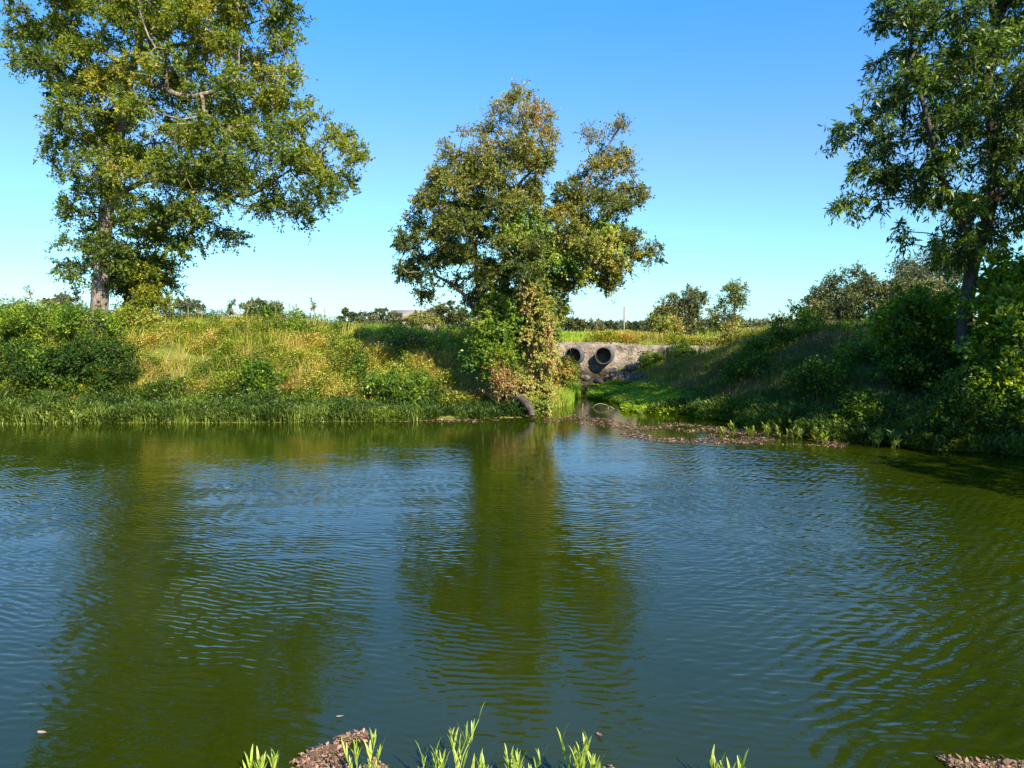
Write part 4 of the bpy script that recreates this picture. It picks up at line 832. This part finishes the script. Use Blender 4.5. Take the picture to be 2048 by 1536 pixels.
for a_ in [('wide fan-shaped bare weed at the far left skyline', 70, 625, 570, 27, 1.3, 0), ('upright bare weed just left of the pale trunk', 150, 612, 565, 27.5, .8, 0), ('tall thin bare weed right of the bushy tree', 378, 640, 576, 27.5, 1.1, 0),
           ('pale leafy weed standing alone on the skyline', 450, 650, 592, 28, 1.0, 14), ('forked bare weed right of the pale leafy weed', 492, 640, 590, 28, .5, 0), ('dark branching weed beside the leftmost skyline post', 550, 640, 594, 28, 1.0, 2),
           ('dark lower weed under the skyline posts', 571, 660, 618, 27, .8, 3), ('leaning reddish weed near the rightmost skyline post', 628, 640, 592, 28, .8, 2), ('short bare weed between the bushy tree and the pale weed', 405, 640, 600, 28, 1.1, 0),
           ('thin weed on top of the culvert right of the tree', 1195, 685, 640, 33, .8, 4), ('small bare weed at the right end of the field', 1542, 680, 648, 33, .7, 2)]: stalk(*a_)

# ------------------------------------------------------------------ logs and twigs
def woody(name, label, cat, paths, mat, group=None):
    a = Acc(); base = paths[0][0][0]
    for pts, r0, r1 in paths:
        p = smooth_path(pts, .08, .15); V, Qd = polytube(p, r0, r1, 10, .04); a.add(V, Qd)
        d = norm(p[-1]-p[-2])[None]; V, Qd = tubes(p[-1:], p[-1:]+d*.002, d, d, np.array([r1]), np.array([.001]), 10); a.add(V, Qd)
        d = norm(p[0]-p[1])[None]; V, Qd = tubes(p[:1], p[:1]+d*.002, d, d, np.array([r0]), np.array([.001]), 10); a.add(V, Qd)
    return tag(a.build(name, M[mat], None, True, base, False), label, cat, group)
woody('fallen_log', 'dark curved log sloping from the tree foot into the water', 'log', [(px3((1022, 785, 21.9), (1042, 797, 21.5), (1058, 815, 21.2), (1064, 832, 21.1)), .13, .09), (px3((1058, 815, 21.2), (1068, 822, 21.1), (1072, 826, 21.1)), .05, .03)], 'barkdark')
woody('fallen_branch', 'dark broken branch lying on the left bank top', 'branch', [(px3((755, 688, 25.8), (780, 684, 25.7), (815, 682, 25.6), (850, 684, 25.5)), .045, .05), (px3((815, 682, 25.6), (835, 677, 25.4), (848, 676, 25.3)), .03, .015), (px3((790, 684, 25.7), (805, 690, 25.4), (822, 692, 25.3)), .03, .015), (px3((818, 682, 25.6), (818, 672, 25.5), (817, 665, 25.5)), .018, .008)], 'barkdark')
woody('arched_twig', 'thin pale stem arching over the channel water', 'twig', [(px3((1183, 822, 24.2), (1186, 812, 24.1), (1200, 806, 24), (1214, 810, 23.9), (1232, 820, 23.7)), .008, .006), (px3((1216, 811, 23.9), (1218, 822, 23.8), (1217, 836, 23.7)), .006, .004)], 'straw')
woody('water_stake', 'short thin stake standing in the channel water', 'twig', [(px3((1165, 836, 23.3), (1165, 822, 23.3), (1166, 807, 23.3)), .013, .01)], 'stalk')
woody('drift_stick', 'long pale stick leaning at the dark right water edge', 'twig', [(px3((1890, 872, 15.9), (1920, 882, 15.7), (1948, 892, 15.5)), .012, .008), (px3((1948, 892, 15.5), (1947, 898, 15.5), (1948, 905, 15.5)), .008, .006)], 'straw')

# ------------------------------------------------------------------ single water plants in front of the right bank
def aquatic(name, label, group, p, h, nst, ls, asp, mat, bt, spread=.12, k=14, up=1.3, r=.004):
    root = empty(name, p, label, 'water plant', group); B = Acc()
    for s in range(nst):
        q0 = np.array([rng.normal(0, spread*.4), rng.normal(0, spread*.4), -.03]); lean = rng.normal(0, .16, 2); hh = h*rng.uniform(.7, 1.1)
        pts = [q0, q0+[lean[0]*hh*.4, lean[1]*hh*.4, hh*.5], q0+[lean[0]*hh, lean[1]*hh, hh*.85]]; V, Qd = polytube(pts, r, r*.5, 5); qmesh('stem', V, Qd, M[mat], root, np.full(len(Qd), .5))
        t = rng.uniform(.25, 1, k); P = q0+(pts[2]-q0)*t[:, None]; az = rng.uniform(0, 6.28, k); D = np.stack([np.cos(az), np.sin(az), np.full(k, up)], 1); s_ = ls*rng.uniform(.6, 1.2, k)
        N = norm(np.stack([-np.cos(az)*up, -np.sin(az)*up, np.ones(k)], 1)); Dn = norm(D); side = norm(np.cross(Dn, N)); W = (s_*asp*.5)[:, None]; Lc = s_[:, None]
        c1, c2, tp = P+Dn*Lc*.35, P+Dn*Lc*.72+N*Lc*-.03, P+Dn*Lc-N*Lc*.12
        V = np.stack([P-side*W*.2, P+side*W*.2, c1+side*W, c1-side*W, c2+side*W*.8, c2-side*W*.8, tp+side*W*.1, tp-side*W*.1], 1).reshape(-1, 3); b = np.arange(k)[:, None]*8
        Qd = np.concatenate([b+np.array(x) for x in ([0, 1, 2, 3], [3, 2, 4, 5], [5, 4, 6, 7])], 1).reshape(-1, 4); B.add(V, Qd, np.repeat(rng.normal(bt, .18, k), 3))
    B.build('leaves', M[mat], root)
    return root
wn = [(1440, 876, .28, 'leftmost single water plant on the debris mat'), (1463, 872, .38, 'taller thin water plant on the debris mat, next to the leftmost'), (1500, 872, .26, 'bright small water plant on the debris mat, middle of the row'),
      (1532, 874, .36, 'leafy water plant right of the bright small one'), (1560, 876, .34, 'leafy water plant in the denser part of the row'), (1592, 878, .36, 'bushy water plant at the right of the denser row'),
      (1640, 884, .3, 'low water plant beyond the denser row'), (1750, 893, .4, 'wide water plant with lit tips under the brown tuft'), (1790, 896, .36, 'dark water plant right of the wide one'), (1878, 903, .42, 'pale upright water plant at the dark right edge'),
      (1283, 838, .28, 'small water plant alone in the channel mouth'), (155, 850, .42, 'leaning water plant at the left waterline, lit'), (310, 848, .45, 'pale fanned water plant at the left waterline under the bushy tree'), (95, 850, .4, 'reddish-stemmed water plant nearest the left edge')]
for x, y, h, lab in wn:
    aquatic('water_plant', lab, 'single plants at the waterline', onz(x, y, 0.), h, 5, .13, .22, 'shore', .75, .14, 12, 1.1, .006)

# ------------------------------------------------------------------ foreground plants
fg = [(503, 1572, .17, 2, 'small foreground plant at the left, cut by the frame, two leaves curling'), (535, 1568, .20, 2, 'foreground plant with two blunt leaves, just left of the leaf litter'), (728, 1590, .38, 4, 'spiky spreading foreground plant on the leaf litter'),
      (865, 1585, .30, 3, 'foreground plant with one brown tip, left of the tallest'), (912, 1590, .44, 4, 'tall foreground plant with a yellow side leaf, left of centre'), (972, 1585, .25, 4, 'stubby dense foreground plant right of the tall left one'),
      (1028, 1590, .29, 5, 'wide foreground plant in the middle of the bottom edge'), (1150, 1600, .46, 6, 'tallest many-leaved foreground plant right of centre'), (1180, 1580, .2, 3, 'short foreground plant at the right foot of the tallest'), (1455, 1580, .24, 3, 'thin sparse foreground plant standing alone at the right')]
for x, y, h, nst, lab in fg:
    aquatic('foreground_plant', lab, 'plants along the bottom edge', onz(x, y, 0.0), h*.9, nst+1, .105, .12, 'fore', .5, .065, 10, 3.6, .0035)
litter('shore_litter', 'pinkish brown dead leaves lying at the near shore', [[(545, 1550), (590, 1522), (640, 1494), (680, 1474), (728, 1466), (738, 1476), (705, 1486), (672, 1506), (700, 1526), (760, 1530), (810, 1560), (700, 1620), (540, 1600)],
        [(1830, 1512), (1870, 1508), (1930, 1525), (2000, 1520), (2060, 1530), (2060, 1600), (1850, 1590)], [(1185, 1540), (1220, 1535), (1230, 1550), (1190, 1560)]], [9000, 2200, 60], .019, .5, .35, thr=.40, sc=.22)
def float_leaf(label, x, y, s, t, ang):
    p = onz(x, y, .006); D = np.array([[math.cos(ang), math.sin(ang), .05]]); V, Qd = leaf_arrays(np.zeros((1, 3)), D, np.array([[0, 0, 1.]]), s, s*.4, .1)
    import bmesh
    n = 9; tt = np.linspace(0, 1, n); wd = np.sin(np.pi*tt**.8)*s*.2; dd = D[0]; sd_ = norm(np.cross(dd, [0, 0, 1.])); c = dd[None]*tt[:, None]*s+np.array([0, 0, 1.])*(.006+.02*(tt-.5)**2*s*8)[:, None]
    V = np.concatenate([c-sd_*wd[:, None]+[0, 0, .004], c, c+sd_*wd[:, None]+[0, 0, .004]]); i = np.arange(n-1)
    Qd = np.concatenate([np.stack([i, i+n, i+n+1, i+1], 1), np.stack([i+n, i+2*n, i+2*n+1, i+n+1], 1)])
    tag(qmesh('floating_leaf', V, Qd, M['litter'], None, np.full(len(Qd), t)), label, 'leaf', 'dead leaves floating near the shore').location = tuple(p)
float_leaf('orange-brown floating leaf in the lower left corner', 75, 1466, .075, .75, -.3)
float_leaf('curled red-brown floating leaf right of the tallest foreground plant', 1193, 1468, .06, .4, -1.0)
float_leaf('tiny pale floating leaf at the middle left of the near water', 672, 1436, .05, .9, .1)
float_leaf('tiny yellow speck of leaf in the middle of the pond', 448, 978, .09, .8, .6)
